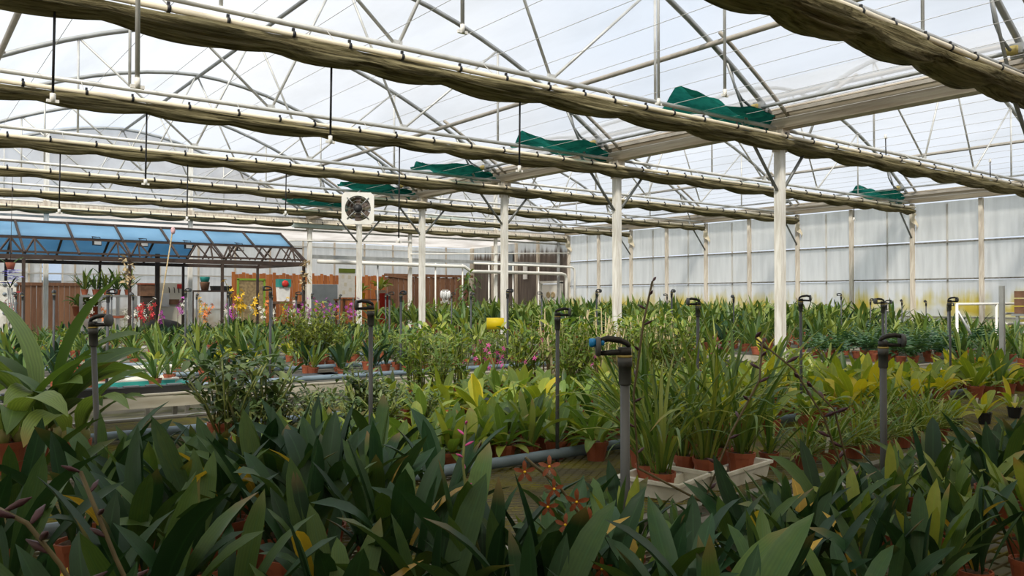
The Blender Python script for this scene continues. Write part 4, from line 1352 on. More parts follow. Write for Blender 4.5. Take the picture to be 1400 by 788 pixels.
riser(1.64, 1.62, 1.437, 0.0135, 'thick dark riser with a black sprinkler and blue clip, nearest of all', LRZ, 1.05, True)
riser(2.97, 1.58, 1.415, 0.0135, 'dark grey riser with grey sprinkler loop among the right-hand leaves', LRZ + pi, 1.0)
for k, (X, tp) in enumerate(((0.585, 1.50), (1.62, 1.55), (2.66, 1.51), (3.73, 1.56), (4.78, 1.58), (5.83, 1.56), (6.9, 1.57))):
    riser(X, 3.1, tp, 0.0095, 'dark riser on the bare mesh pipe, %s from the left on the second bench' % ORD[k + 1] if k else 'leaning dark riser with black sprinkler beside the big ribbed leaves', LRZ + (0 if k % 2 else pi) + U(-0.3, 0.3), 0.85, lean=0.05 if k == 0 else U(-0.01, 0.01), mat='riser')
for rowi, (Y, xs, nm) in enumerate(((7.5, [1.45 + 1.41 * k for k in range(6)], 'first pipe past the aisle'), (10.3, [1.45 + 1.41 * k for k in range(6)], 'second bench past the aisle'), (13.0, [1.45 + 1.41 * k for k in range(6)], 'third bench past the aisle'), (15.2, [1.6 + 1.41 * k for k in range(5)], 'flowering bench'))):
    for k, X in enumerate(xs):
        riser(X, Y, 1.655 + U(-0.02, 0.03), 0.012, 'thin dark riser on the %s, %s from the left' % (nm, ORD[k + 1]), U(0, 6), 0.9, lean=U(-0.012, 0.012))
for k, (px, top, Y) in enumerate(((1190, 412, 8.4), (1211, 416, 5.4), (1233, 413, 8.4), (1266, 414, 8.4), (1296, 419, 5.4), (1150, 405, 8.4), (912, 405, 12.0), (1003, 408, 8.4))):
    X = x_on_Y(px, Y)
    riser(X, Y, z_at(top, X, Y), 0.012, 'thin riser in the side wall bay, %s of those standing there' % ORD[k + 1], U(0, 6), 1.0)
# yellow sticky roll on the riser in front of the third post
X = x_on_Y(690, 7.42)
mb = MB(); mb.lathe((0, 0, 0), [(0.062, -0.10), (0.068, -0.10), (0.068, 0.10), (0.062, 0.10)], 14, axis=Euler((0, radians(90), -TH)).to_matrix())
tag(mb.build('sticky_trap_roll', 'yellow', None, (X, 7.60, z_at(443, X, 7.5))), 'yellow sticky trap roll on a riser in front of a white post', 'trap')

# ------------------------------------------------------------------ pots and plants
def pot_mesh(r, h, mat='terracotta'):
    mb = MB()
    mb.lathe((0, 0, 0), [(r * 0.72, 0), (r * 0.93, h * 0.80), (r * 1.0, h * 0.80), (r * 1.03, h), (r * 0.93, h), (r * 0.90, h * 0.9)], 12, smooth=False, caps=True)
    return mb.mesh('pot', mat)
def soil_mesh(r, h):
    mb = MB(); mb.lathe((0, 0, h * 0.86), [(r * 0.91, 0), (r * 0.7, 0.008), (r * 0.3, 0.014), (0.002, 0.016)], 10); return mb.mesh('potting_mix', 'soil')
POTM = {}
def add_pot(t, r, h, mat='terracotta', soil=True):
    k = (round(r, 3), round(h, 3), mat)
    if k not in POTM:
        POTM[k] = (pot_mesh(r, h, mat), soil_mesh(r, h))
    p = mk('pot', POTM[k][0], t)
    if soil:
        mk('potting_mix', POTM[k][1], p)
    return p

# species: shape key, material, leaf count, length range, tilt range, pot radius/height, base spread
SPEC = {
    'dark':   dict(shape='strap', mat='lf_dark', n=(8, 11), L=(0.27, 0.44), tilt=(0.05, 0.62), pot=(0.062, 0.10), spread=0.045, name='strap_leaved_orchid', look='dark strap-leaved orchid'),
    'bluish': dict(shape='strap', mat='lf_mid', n=(7, 9), L=(0.20, 0.34), tilt=(0.05, 0.55), pot=(0.055, 0.09), spread=0.04, name='blade_leaved_orchid', look='mid green blade-leaved orchid'),
    'light':  dict(shape='broad', mat='lf_light', n=(14, 18), L=(0.15, 0.27), tilt=(0.15, 1.4), pot=(0.062, 0.10), spread=0.05, name='broad_leaved_orchid', look='light green broad-leaved orchid'),
    'yellow': dict(shape='broad', mat='lf_yellow', n=(9, 13), L=(0.19, 0.33), tilt=(0.1, 1.05), pot=(0.062, 0.10), spread=0.05, name='pale_leaved_orchid', look='yellow green broad-leaved orchid'),
    'olive':  dict(shape='strap', mat='lf_grass', n=(9, 12), L=(0.20, 0.36), tilt=(0.03, 0.5), pot=(0.055, 0.09), spread=0.05, name='olive_leaved_orchid', look='olive green erect-leaved orchid'),
    'narrow': dict(shape='strap_n', mat='lf_mid', n=(12, 16), L=(0.26, 0.45), tilt=(0.05, 0.85), pot=(0.065, 0.11), spread=0.045, name='narrow_leaved_orchid', look='green narrow-leaved orchid'),
    'lush':   dict(shape='strap_n', mat='lf_mid', n=(16, 20), L=(0.36, 0.60), tilt=(0.05, 0.8), pot=(0.075, 0.12), spread=0.08, name='tall_leaved_orchid', look='tall arching green orchid'),
    'grass':  dict(shape='grass', mat='lf_grass', n=(24, 30), L=(0.42, 0.74), tilt=(0.02, 0.5), pot=(0.06, 0.10), spread=0.05, name='grass_leaved_orchid', look='tall grass-leaved orchid'),
    'fine':   dict(shape='fine', mat='lf_grass', n=(70, 80), L=(0.17, 0.30), tilt=(0.05, 1.15), pot=(0.055, 0.065), spread=0.05, name='tufted_orchid', look='fine tufted grassy orchid'),
}
TPL = {}
def build_plant(sp, sep, seed, potmat='terracotta'):
    d = SPEC[sp]
    rnd = random.Random(seed * 131 + hash(sp) % 1 + len(sp))
    t = thing(d['name'], '', 'orchid')
    r, h = d['pot']
    add_pot(t, r, h, potmat, sep)
    n = rnd.randint(*d['n'])
    mb = MB()
    for q in range(n):
        az = 2 * pi * q / n * 2.4 + rnd.uniform(-0.5, 0.5)
        ti = d['tilt'][0] + (d['tilt'][1] - d['tilt'][0]) * (q / n) ** 0.8 + rnd.uniform(-0.08, 0.08)
        L = rnd.uniform(*d['L']) * (1.0 - 0.22 * ti)
        rr = d['spread'] * rnd.uniform(0.1, 1)
        loc = (rr * cos(az), rr * sin(az), h * 0.9)
        i = rnd.randrange(len(LEAFD[d['shape']]))
        if sep:
            mat = d['mat']
            if rnd.random() < 0.007:
                mat = 'lf_deadgold'
            mk('leaf', leaf_me(d['shape'], i, mat), t, loc, (rnd.uniform(-0.25, 0.25), ti, az), L)
        else:
            m_ = Matrix.Translation(loc) @ Euler((rnd.uniform(-0.25, 0.25), ti, az)).to_matrix().to_4x4() @ Matrix.Scale(L, 4)
            mb.merge(LEAFD[d['shape']][i], m_, rnd.random())
    if not sep:
        mb.build('foliage', d['mat'] + '_j', t, kind='stuff')
    return t
def build_fern(seed):
    rnd = random.Random(seed)
    t = thing('feathery_fern', '', 'fern')
    add_pot(t, 0.07, 0.11, soil=False)
    mb = MB()
    for q in range(13):
        az = q * 2.4; ti = rnd.uniform(0.2, 1.0); L = rnd.uniform(0.3, 0.5)
        base = Matrix.Translation((0, 0, 0.1)) @ Euler((0, ti, az)).to_matrix().to_4x4()
        for k in range(3, 11):
            f = k / 10
            pz = L * f; pxx = L * 0.35 * f * f
            for s in (-1, 1):
                m_ = base @ Matrix.Translation((pxx, 0, pz)) @ Euler((s * -1.15, 0.2, 0)).to_matrix().to_4x4() @ Matrix.Scale(0.17 * (1.15 - f), 4)
                mb.merge(LEAFD['small'][k % 2], m_, rnd.random())
    mb.build('frond', 'lf_fern_j', t, kind='stuff')
    return t
def build_bush(seed, h=0.32, r=0.22, n=150, mat='lf_bush_j', ls=(0.05, 0.09), name='bushy_orchid', pot=True, round_=False):
    rnd = random.Random(seed)
    t = thing(name, '', 'shrub')
    if pot:
        add_pot(t, 0.06, 0.09, soil=False)
    mb = MB(); st = MB()
    ns_ = 11
    for s in range(ns_):
        az = s * 2.4; ti = rnd.uniform(0.0, 0.75)
        tip = Vector((sin(ti) * cos(az) * r * 1.3, sin(ti) * sin(az) * r * 1.3, 0.08 + h * (0.65 + 0.35 * cos(ti)) * rnd.uniform(0.75, 1.05)))
        st.tube([(0.03 * cos(az), 0.03 * sin(az), 0.07), tuple(tip * 0.55 + Vector((0, 0, 0.04))), tuple(tip)], 0.004, 4)
        for q in range(n // ns_):
            f = rnd.uniform(0.3, 1.03)
            p = tip * f + Vector((rnd.uniform(-0.03, 0.03), rnd.uniform(-0.03, 0.03), 0.03))
            m_ = Matrix.Translation(p) @ Euler((rnd.uniform(-0.6, 0.6), rnd.uniform(0.3, 1.6), rnd.uniform(0, 6.28))).to_matrix().to_4x4() @ Matrix.Scale(rnd.uniform(*ls), 4)
            mb.merge(LEAFD['small'][q % 2], m_, rnd.random())
    st.build('stem', 'stem', t, kind='stuff')
    mb.build('foliage', mat, t, kind='stuff')
    return t
def build_cane(seed):
    rnd = random.Random(seed)
    t = thing('cane_orchid', '', 'orchid')
    add_pot(t, 0.065, 0.10, soil=False)
    mb = MB(); lf = MB()
    for q in range(9):
        az = rnd.uniform(0, 6.28); L = rnd.uniform(0.28, 0.62); ti = rnd.uniform(0, 0.22)
        p0 = Vector((0.04 * cos(az), 0.04 * sin(az), 0.09))
        p1 = p0 + Vector((sin(ti) * cos(az), sin(ti) * sin(az), cos(ti))) * L
        pm_ = (p0 + p1) / 2 + Vector((rnd.uniform(-0.02, 0.02), rnd.uniform(-0.02, 0.02), 0))
        mb.tube([p0, pm_, p1], [0.006, 0.009, 0.004], 5)
        for k in range(5):
            f = rnd.uniform(0.3, 1)
            m_ = Matrix.Translation(p0.lerp(p1, f)) @ Euler((0, rnd.uniform(0.5, 1.2), rnd.uniform(0, 6.28))).to_matrix().to_4x4() @ Matrix.Scale(rnd.uniform(0.08, 0.15), 4)
            lf.merge(LEAFD['broad'][k % 3], m_, rnd.random())
    mb.build('cane', 'cane', t, kind='stuff')
    lf.build('foliage', 'lf_light_j', t, kind='stuff')
    return t
def flower_cluster(mb, c, size, n=5, rnd=random):
    face = Euler((rnd.uniform(0.5, 1.7), 0, rnd.uniform(0, 6.28))).to_matrix().to_4x4()
    for p in range(n):
        m_ = Matrix.Translation(c) @ face @ Euler((0, 0, p * 2 * pi / n)).to_matrix().to_4x4() @ Euler((0, 1.35, 0)).to_matrix().to_4x4() @ Matrix.Scale(size, 4)
        mb.merge(LEAFD['petal'][0], m_, rnd.random())
def build_flowering(seed, petal, nfl=8, sp='dark', hs=(0.70, 1.10), fs=0.065):
    t = build_plant(sp, False, seed)
    t.name = 'flowering_orchid'
    rnd = random.Random(seed)
    st = MB(); fl_ = MB()
    for s in range(2):
        az = rnd.uniform(0, 6.28); H = rnd.uniform(*hs)
        tip = Vector((0.16 * cos(az), 0.16 * sin(az), H))
        st.tube([(0, 0, 0.1), (0.03 * cos(az), 0.03 * sin(az), H * 0.6), tuple(tip)], 0.004, 4)
        for k in range(nfl // 2 + 1):
            f = 0.68 + 0.32 * k / (nfl // 2)
            flower_cluster(fl_, Vector((tip.x * f * f, tip.y * f * f, H * f)) + Vector((rnd.uniform(-0.05, 0.05), rnd.uniform(-0.05, 0.05), 0)), fs, 5, rnd)
    st.build('flower_stem', 'stem', t, kind='stuff')
    fl_.build('blossom', petal, t, kind='stuff')
    return t

def get_tpl(key, maker, nvar):
    if key not in TPL:
        TPL[key] = [[maker(i), False] for i in range(nvar)]
    e = random.choice(TPL[key])
    if not e[1]:
        e[1] = True
        return e[0]
    return copy_tree(e[0])

PLACED = []      # (bench key, row, X, species look, object)
def put(key, look, o, X, Y, z, bk, row, rz=None, sc=1.0):
    o.location = (X, Y, z)
    o.rotation_euler = (U(-0.05, 0.05), U(-0.05, 0.05), U(0, 6.28) if rz is None else rz)
    o.scale = (sc,) * 3
    PLACED.append((bk, row, X, look, o))
    return o
def plant(sp, sep, X, Y, bk, row, sc=None, z=None, potmat='terracotta'):
    d = SPEC.get(sp)
    z = BZ + 0.001 if z is None else z
    if sc is None:
        sc = U(0.85, 1.12)
    if d:
        o = get_tpl((sp, sep, potmat), lambda i: build_plant(sp, sep, i + 1, potmat), 4 if sep else 5)
        look = d['look'] if potmat == 'terracotta' else d['look'] + ' in a black pot'
    elif sp == 'fern':
        o = get_tpl('fern', build_fern, 3); look = 'dark feathery fern'
    elif sp == 'bush':
        o = get_tpl('bush', lambda i: build_bush(i + 3), 3); look = 'small-leaved bushy orchid'
    elif sp == 'lowbush':
        o = get_tpl('lowbush', lambda i: build_bush(i + 9, 0.20, 0.20, 190, ls=(0.03, 0.055), name='mounded_orchid'), 3); look = 'low grey green mounded orchid'
    elif sp == 'reed':
        o = get_tpl('reed', lambda i: build_bush(i + 29, 0.52, 0.20, 130, 'lf_light_j', (0.06, 0.10), 'reed_stemmed_orchid'), 3); look = 'reed-stemmed leafy orchid'
    elif sp == 'shrub':
        o = get_tpl('shrub', lambda i: build_bush(i + 19, 0.62, 0.42, 420, 'lf_shrub_j', (0.05, 0.085), 'rounded_shrub'), 2); look = 'rounded olive green shrub'
    elif sp == 'cane':
        o = get_tpl('cane', build_cane, 4); look = 'pale caned orchid'
    elif sp.startswith('fl_'):
        pet = sp[3:]
        o = get_tpl(sp, lambda i: build_flowering(i + 40, pet + '_petal'), 2); look = pet + ' flowered orchid'
    elif sp == 'pinkie':
        o = get_tpl('pinkie', lambda i: build_flowering(i + 60, 'pink', 4, 'light', (0.38, 0.50), 0.026), 3); look = 'pink flowered orchid'
    return put(sp, look, o, X, Y, z, bk, row, sc=sc)

EXCL = []     # (x0, x1, y0, y1) kept clear on the benches
def fill(bk, x0, x1, rows, step, mix, sep, jit=0.25, sc=None, skip=0.0):
    """rows: list of Y; mix: list of (species, weight)"""
    names = [m[0] for m in mix]; wts = [m[1] for m in mix]
    for ri, Y in enumerate(rows):
        x = x0 + step * (0.5 if ri % 2 else 0.1)
        while x < x1:
            X = x + U(-jit, jit) * step; YY = Y + U(-jit, jit) * 0.16
            x += step * U(0.9, 1.1)
            if R() < skip or any(a < X < b and c < YY < d for a, b, c, d in EXCL):
                continue
            px = 700 + F * (CT * X - ST * YY) / depth(X, YY)
            if px < -70 or px > 1470 or depth(X, YY) < 1.0:
                continue
            plant(random.choices(names, wts)[0], sep, X, YY, bk, (bk, ri), sc(X, YY) if callable(sc) else sc)

# special plants first -------------------------------------------------------
def special(t, X, Y, z, rz=0.0):
    t.location = (X, Y, z); t.rotation_euler = (0, 0, rz); return t

# big ribbed-leaved orchid at the left
def big_plicate(label, X, Y, z, specs, seed):
    rnd = random.Random(seed)
    t = thing('ribbed_leaf_orchid', label, 'orchid', (X, Y, z))
    add_pot(t, 0.085, 0.15)
    for (az, ti, L, i, sc_) in specs:
        b = Vector((0.05 * cos(az), 0.05 * sin(az), 0.16))
        mk('leaf', leaf_me('plicate', i, 'lf_plicate'), t, b, (rnd.uniform(-0.3, 0.3), ti, az), (L * sc_, L * sc_, L))
    for q in range(5):
        a = q * 1.3 + 0.4
        mb = MB(); mb.blob((0.055 * cos(a), 0.055 * sin(a), 0.175), 0.032, 8, 5, (1, 1, 1.35)); mb.build('pseudobulb', 'bulb', t)
    for q in range(6):
        a = rnd.uniform(0, 6.28)
        tube_obj('dry_root', [(0.06 * cos(a), 0.06 * sin(a), 0.15), (0.10 * cos(a), 0.10 * sin(a), 0.17), (0.12 * cos(a), 0.12 * sin(a), 0.08)], 0.004, 'cane', t, 4)
    return t
# azimuths: toward image right = (CT,-ST); toward image left = (-CT, ST)
AR = atan2(-ST, CT)
AL = AR + pi
AF = AR - pi / 2     # towards the camera
Xp, Yp = x_on_Y(62, 4.75), 4.75
big_plicate('large orchid with broad ribbed leaves, in a terracotta pot at the left edge', Xp, Yp, BZ, [
    (AR + 0.3, 0.06, 0.84, 0, 1.15), (AL, 0.02, 0.95, 1, 1.0), (AR, 0.20, 0.74, 1, 1.1), (AR - 0.5, 0.50, 0.58, 1, 0.95), (AL + 0.3, 0.35, 0.62, 1, 1.3), (AL - 0.4, 0.45, 0.60, 2, 1.1),
    (AF, 0.25, 0.52, 2, 1.1), (AF + 0.5, 0.55, 0.50, 1, 1.0), (AR + 0.9, 0.2, 0.6, 1, 1.1), (AR - 0.2, 0.62, 0.55, 0, 0.8), (AL + 0.9, 0.2, 0.66, 1, 1.2), (AL - 0.9, 0.5, 0.5, 2, 1.0), (AR + 0.1, 0.8, 0.48, 1, 0.8), (AR + 0.5, 0.35, 0.62, 2, 1.1), (AL - 0.2, 0.2, 0.7, 2, 1.1), (AF - 0.5, 0.45, 0.55, 2, 1.1), (AR - 0.1, 0.12, 0.6, 2, 1.1), (AF + 0.9, 0.7, 0.5, 1, 1.0)], 5)
Xp2, Yp2 = x_on_Y(100, 4.35), 4.35
big_plicate('ribbed-leaved orchid with swollen bulbs, right of the largest one', Xp2, Yp2, BZ, [
    (AR + 0.2, 0.15, 0.46, 1, 1.1), (AR - 0.4, 0.3, 0.5, 2, 1.0), (AL, 0.25, 0.5, 1, 1.1), (AF, 0.35, 0.44, 3, 1.2), (AR + 0.9, 0.3, 0.44, 1, 1.0), (AR, 0.55, 0.42, 1, 0.8)], 6)
Xp3, Yp3 = x_on_Y(12, 4.5), 4.5
big_plicate('ribbed-leaved orchid cut by the left edge of the frame', Xp3, Yp3, BZ, [
    (AR + 0.2, 0.2, 0.6, 1, 1.1), (AR - 0.4, 0.4, 0.6, 2, 1.0), (AL, 0.25, 0.6, 1, 1.1), (AF, 0.2, 0.52, 3, 1.2), (AF + 0.4, 0.5, 0.5, 2, 1.0)], 8)
EXCL.append((-0.2, 1.35, 4.05, 5.2))

# white foam trays with cymbidiums
def tray(X, Y, rz, label, mat='white_tray', L=0.46, W=0.30, H=0.075):
    t = thing('foam_tray' if mat == 'white_tray' else 'plastic_tray', label, 'tray', (X, Y, BZ + 0.002), rz)
    mb = MB()
    mb.add([(sx * L / 2 * k, sy * W / 2 * k, z) for k, z in ((0.88, 0), (0.94, H - 0.014), (1.0, H - 0.014), (1.0, H), (0.90, H), (0.84, 0.012)) for sx, sy in ((-1, -1), (1, -1), (1, 1), (-1, 1))],
           [(3, 2, 1, 0)] + [(4 * i + j, 4 * i + (j + 1) % 4, 4 * (i + 1) + (j + 1) % 4, 4 * (i + 1) + j) for i in range(5) for j in range(4)] + [(20, 21, 22, 23)])
    mb.build('tray_body', mat, t)
    mb = MB(); mb.box((0, 0, H * 0.4), (L * 0.80, 0.02, H * 0.6)); mb.build('divider', mat, t)
    return t
TR = []
for k, (px, py, rz) in enumerate(((918, 668, 0.25), (982, 655, 0.15))):
    X, Y = on_z(px, py, BZ)
    tray(X, Y, rz, ['white foam tray under grass-leaved orchids, nearer to the thick dark riser', 'white foam tray under grass-leaved orchids, beside the lone terracotta pot'][k])
    TR.append((X, Y))
gl = 0
for k, (px, py, n, s) in enumerate(((885, 650, 0, 0.85), (905, 664, 0, 0.92), (965, 645, 0, 1.0), (1012, 640, 0, 1.08), (935, 640, 0, 0.95), (875, 628, 0, 0.95), (985, 628, 0, 1.0))):
    X, Y = on_z(px, py + 6, BZ + 0.03)
    plant('grass', True, X, Y, 'B', ('B', 'tray'), s, BZ + 0.016)
X, Y = on_z(1050, 640, BZ)
EXCL.append((1.52, 2.62, 2.07, 3.18)); EXCL.append((2.5, 3.62, 2.07, 2.95))
plant('narrow', True, X, Y, 'B', ('B', 'lone'), 0.72)
PLACED[-1][4].name = 'potted_orchid_seedling'
PLACED.pop()[4]['label'] = 'lone small orchid in a terracotta pot on bare mesh'
EXCL.append((3.45, 3.75, 2.1, 2.8))
# tufted grassy orchids in terracotta pots along the front rail of bench B, and black pots after them
for k, px in enumerate((1100, 1135, 1168, 1200, 1232, 1258, 1280, 1160, 1190, 1225, 1250)):
    front = k < 7
    Yk = 2.26 if front else 2.62
    X = x_on_Y(px + (0 if front else 14), Yk)
    plant('fine', True if False else False, X, Yk, 'B', ('B', 'tufts front' if front else 'tufts back'), U(0.95, 1.15))
for k, px in enumerate((1305, 1345, 1385)):
    Yk = 2.35
    X = x_on_Y(px, Yk)
    plant('yellow', True, X, Yk, 'B', ('B', 'black'), 0.75, potmat='black')
EXCL.append((3.6, 5.4, 2.07, 2.85))
EXCL.append((5.2, 6.9, 2.07, 2.6))
# big terracotta tubs behind the cymbidiums
for k, (px, py) in enumerate(((915, 610), (905, 600))):
    pass

# ---- bench A: dark strap leaves across the front, thinner and yellower to the right
EXCL.append((1.05, 1.62, 1.72, 1.95))
EXCL.append((1.85, 6.0, 1.74, 1.95))
def a_scale(X, Y):
    # the plants of the nearest bench get shorter towards its far right end
    if X < 1.30:
        return U(0.92, 1.1)
    if X < 1.75:
        return U(0.68, 0.85) if Y > 1.3 else U(0.72, 0.85)
    return U(0.46, 0.58) if Y > 1.45 else U(0.68, 0.84)
fill('A', 1.3, 2.6, (1.10, 1.32, 1.54), 0.23, [('dark', 6), ('olive', 2)], True, sc=a_scale)
fill('A', 0.10, 2.6, (0.98, 1.20, 1.42, 1.66, 1.84), 0.19, [('dark', 9), ('bluish', 0.6)], True, sc=a_scale, skip=0.14)
fill('A', 2.6, 5.4, (1.06, 1.24, 1.42, 1.60, 1.80), 0.155, [('dark', 2.6), ('bluish', 3), ('olive', 5)], True, sc=lambda X, Y: U(0.54, 0.68) if Y > 1.5 else U(0.74, 0.92), skip=0.08)
# ---- bench B
fill('B', 0.05, 1.28, (2.22, 2.44, 2.66, 2.90), 0.19, [('dark', 10), ('bluish', 0.6)], True, sc=1.06, skip=0.03)
fill('B', 1.25, 1.50, (2.3, 2.55, 2.8), 0.2, [('dark', 10)], True, sc=1.0)
fill('B', 0.75, 1.25, (3.30, 3.55), 0.22, [('dark', 4), ('bluish', 3)], True, sc=0.7)
fill('B', 1.25, 3.3, (3.22, 3.38, 3.54, 3.68), 0.17, [('light', 8), ('bluish', 1.2)], True, sc=0.95)
fill('B', 2.55, 3.6, (3.0,), 0.26, [('grass', 2), ('light', 3)], True)
fill('B', 3.5, 8.4, (2.98, 3.22, 3.46, 3.68), 0.25, [('yellow', 7), ('light', 5), ('bluish', 1)], True, skip=0.12)
# ---- bench C
fill('C', 1.1, 2.5, (4.2, 4.38, 4.56), 0.24, [('lowbush', 5), ('bush', 1)], False)
fill('C', 1.0, 1.75, (4.3, 4.75), 0.30, [('bush', 5)], False, sc=1.25)
fill('C', 2.3, 6.9, (4.18, 4.42, 4.66), 0.22, [('light', 8), ('yellow', 1.0), ('bluish', 1)], False, skip=0.05)
fill('C', 2.9, 6.6, (4.98,), 0.24, [('light', 4), ('reed', 4), ('pinkie', 2)], False)
fill('C', 3.1, 4.7, (5.25, 5.5, 5.74), 0.26, [('pinkie', 2.4), ('reed', 4), ('light', 3)], False)
fill('C', 4.6, 6.4, (5.28, 5.54, 5.76), 0.22, [('cane', 6), ('reed', 2), ('narrow', 1)], False)
fill('C', 6.4, 8.3, (4.4, 4.9, 5.3, 5.7), 0.36, [('light', 4), ('yellow', 3), ('narrow', 3), ('grass', 1)], False, skip=0.3)
# ---- bench D and beyond
fill('D', 0.9, 2.5, (7.8, 8.25, 8.9), 0.46, [('dark', 4), ('narrow', 3)], False, sc=0.9, skip=0.2)
fill('D', 2.5, 5.2, (7.75, 8.1, 8.5, 8.95), 0.40, [('dark', 4), ('narrow', 4), ('light', 3), ('lush', 1)], False, sc=0.88, skip=0.08)
fill('D', 4.7, 8.5, (7.6, 7.95, 8.3, 8.65, 9.0), 0.34, [('reed', 4), ('narrow', 4), ('light', 3), ('cane', 1), ('lush', 1)], False, sc=0.68)
for px, Y in ((430, 8.9), (452, 9.0), (408, 9.05)):
    X = x_on_Y(px, Y); plant('shrub', False, X, Y, 'D', ('D', 'shrub'), 1.0)
fill('E', 1.0, 8.5, (9.7, 10.1, 10.6, 11.05), 0.42, [('light', 4), ('yellow', 1.5), ('narrow', 4), ('dark', 3), ('lush', 2)], False, sc=0.9)
fill('F', 1.1, 8.5, (11.8, 12.25, 12.7, 13.15), 0.46, [('dark', 3), ('narrow', 5), ('lush', 4), ('light', 2)], False, sc=0.84)
fill('G', 1.3, 8.5, (13.9, 14.4, 14.9, 15.3), 0.50, [('dark', 6), ('narrow', 4), ('lush', 2)], False, sc=0.84)
fill('H', 3.0, 8.5, (16.0, 16.5, 17.0), 0.34, [('fl_white', 3), ('fl_magenta', 2.2), ('fl_orange', 1.2), ('fl_yellow', 1.0), ('dark', 3)], False, sc=0.8)
fill('H', 0.9, 3.0, (16.0, 16.6, 17.2), 0.5, [('dark', 6), ('fl_red', 1.6), ('narrow', 4)], False, sc=0.9)
for px in (318, 326, 333, 341):
    X = x_on_Y(px, 16.2); plant('fl_yellow', False, X, 16.2, 'H', ('H', 'gold'), 1.12)
for px in (186, 194, 200):
    X = x_on_Y(px, 15.9); plant('fl_red', False, X, 15.9, 'H', ('H', 'red'), 0.9)
# ---- side wall bay
RM = {0: [('light', 3), ('narrow', 4), ('bluish', 3)], 1: [('fern', 7), ('narrow', 2)], 2: [('lush', 5), ('narrow', 3), ('dark', 3)], 3: [('lush', 6), ('dark', 3)], 4: [('lush', 6), ('dark', 3)], 5: [('lush', 6), ('dark', 2)], 6: [('lush', 6), ('narrow', 2)], 7: [('lush', 5), ('dark', 3)]}
for k, (a, b) in enumerate(RJ):
    if k == 0:
        fill('R0', 9.9, 13.0, (a + 0.3, a + 0.8, a + 1.3, a + 1.7), 0.42, [('narrow', 4), ('lush', 3), ('bluish', 2)], False, sc=0.84)
        continue
    if k == 1:
        fill('R1', 10.0, 13.0, (a + 0.25, a + 0.7, a + 1.15, a + 1.6), 0.44, [('fern', 7), ('lush', 1.5)], False, sc=0.9)
        fill('R1', 13.0, 18.1, (a + 0.3, a + 0.9, a + 1.5), 0.5, [('lush', 5), ('narrow', 3), ('dark', 2)], False, sc=0.9)
        continue
    st = 0.50 if k < 4 else 0.62
    fill('R%d' % k, 9.95, 18.1, (a + 0.3, a + 0.9, a + 1.5), st, RM[k], False, sc=0.9 if k < 2 else 1.05 if k < 3 else 1.4)

for var in TPL.values():
    for o, used in var:
        if not used:
            for c in list(o.children_recursive) + [o]:
                bpy.data.objects.remove(c)
# ------------------------------------------------------------------ labels for the rows of plants
BN = {'A': 'nearest bench', 'B': 'second bench', 'C': 'third bench', 'D': 'first bench past the aisle', 'E': 'second bench past the aisle', 'F': 'third bench past the aisle', 'G': 'fourth bench past the aisle', 'H': 'bench before the blue shed'}
for k in range(8):
    BN['R%d' % k] = '%s side-wall bench' % ORD[k + 1]
RN = ['front', 'second', 'third', 'fourth', 'fifth', 'sixth', 'seventh']
groups = {}
for bk, row, X, look, o in PLACED:
    groups.setdefault((bk, str(row[1]), look), []).append((X, o))
fixed = {}
rowset = {}
for bk, row, X, look, o in PLACED:
    rowset.setdefault((bk, look), set()).add(str(row[1]))
# rows are renumbered per bench and look by their real Y
for (bk, look) in rowset:
    items = [(o.location.y, X, o, str(row[1])) for b2, row, X, l2, o in PLACED if b2 == bk and l2 == look]
    items.sort(key=lambda q: q[0])
    rows_, last = [], None
    for it in items:
        if last is None or it[0] - last > 0.11 or len(rows_[-1]) > 40:
            rows_.append([])
        rows_[-1].append(it)
        last = it[0] if last is None or not rows_[-1][:-1] else max(last, it[0])
    for ri, rw in enumerate(rows_):
        rw.sort(key=lambda q: q[1])
        for n_, it in enumerate(rw):
            pos = ordinal(n_ + 1) + ' from the left'
            if len(rows_) == 1:
                lab = '%s on the %s, %s' % (look, BN[bk], pos)
            else:
                lab = '%s, %s, %s row %s' % (look, BN[bk], ordinal(ri + 1), pos)
            it[2]['label'] = lab[0].upper() + lab[1:]
            it[2]['group'] = look + 's on the ' + BN[bk]

# ------------------------------------------------------------------ flower spikes in the front
def spike(t, pts, buds, r=0.0035, mat='spike', budmat='purple_bud', size=0.022):
    r, size = r / t.scale[0], size / t.scale[0]
    tube_obj('flower_stem', pts, r, mat, t, 5)
    P = [Vector(p) for p in pts]
    for k in range(buds):
        f = 0.3 + 0.7 * k / max(1, buds - 1)
        q = f * (len(P) - 1); i = min(int(q), len(P) - 2)
        p = P[i].lerp(P[i + 1], q - i)
        a = k * 2.4
        d = Vector((cos(a), sin(a), 0.5)).normalized()
        mb = MB(); mb.tube([p, p + d * size * 0.6, p + d * size * 1.3, p + d * size * 2.2], [0.0015, size * 0.22, size * 0.30, 0.001], 6)
        mb.build('bud', budmat, t)
def orchid_with(label, X, Y, sc=1.0, seed=3, sp='dark'):
    t = build_plant(sp, True, seed)
    t.location = (X, Y, BZ); t.scale = (sc,) * 3
    t['label'] = label
    t.name = 'budding_orchid'
    return t
def pt(px, py, d):
    X = (px - XV) * d / K
    return Vector((X, (d - ST * X) / CT, EYE + (409 - py) / F * d))
def rel(t, pts):
    inv = 1.0 / t.scale[0]
    return [tuple((p - Vector(t.location)) * inv) for p in pts]
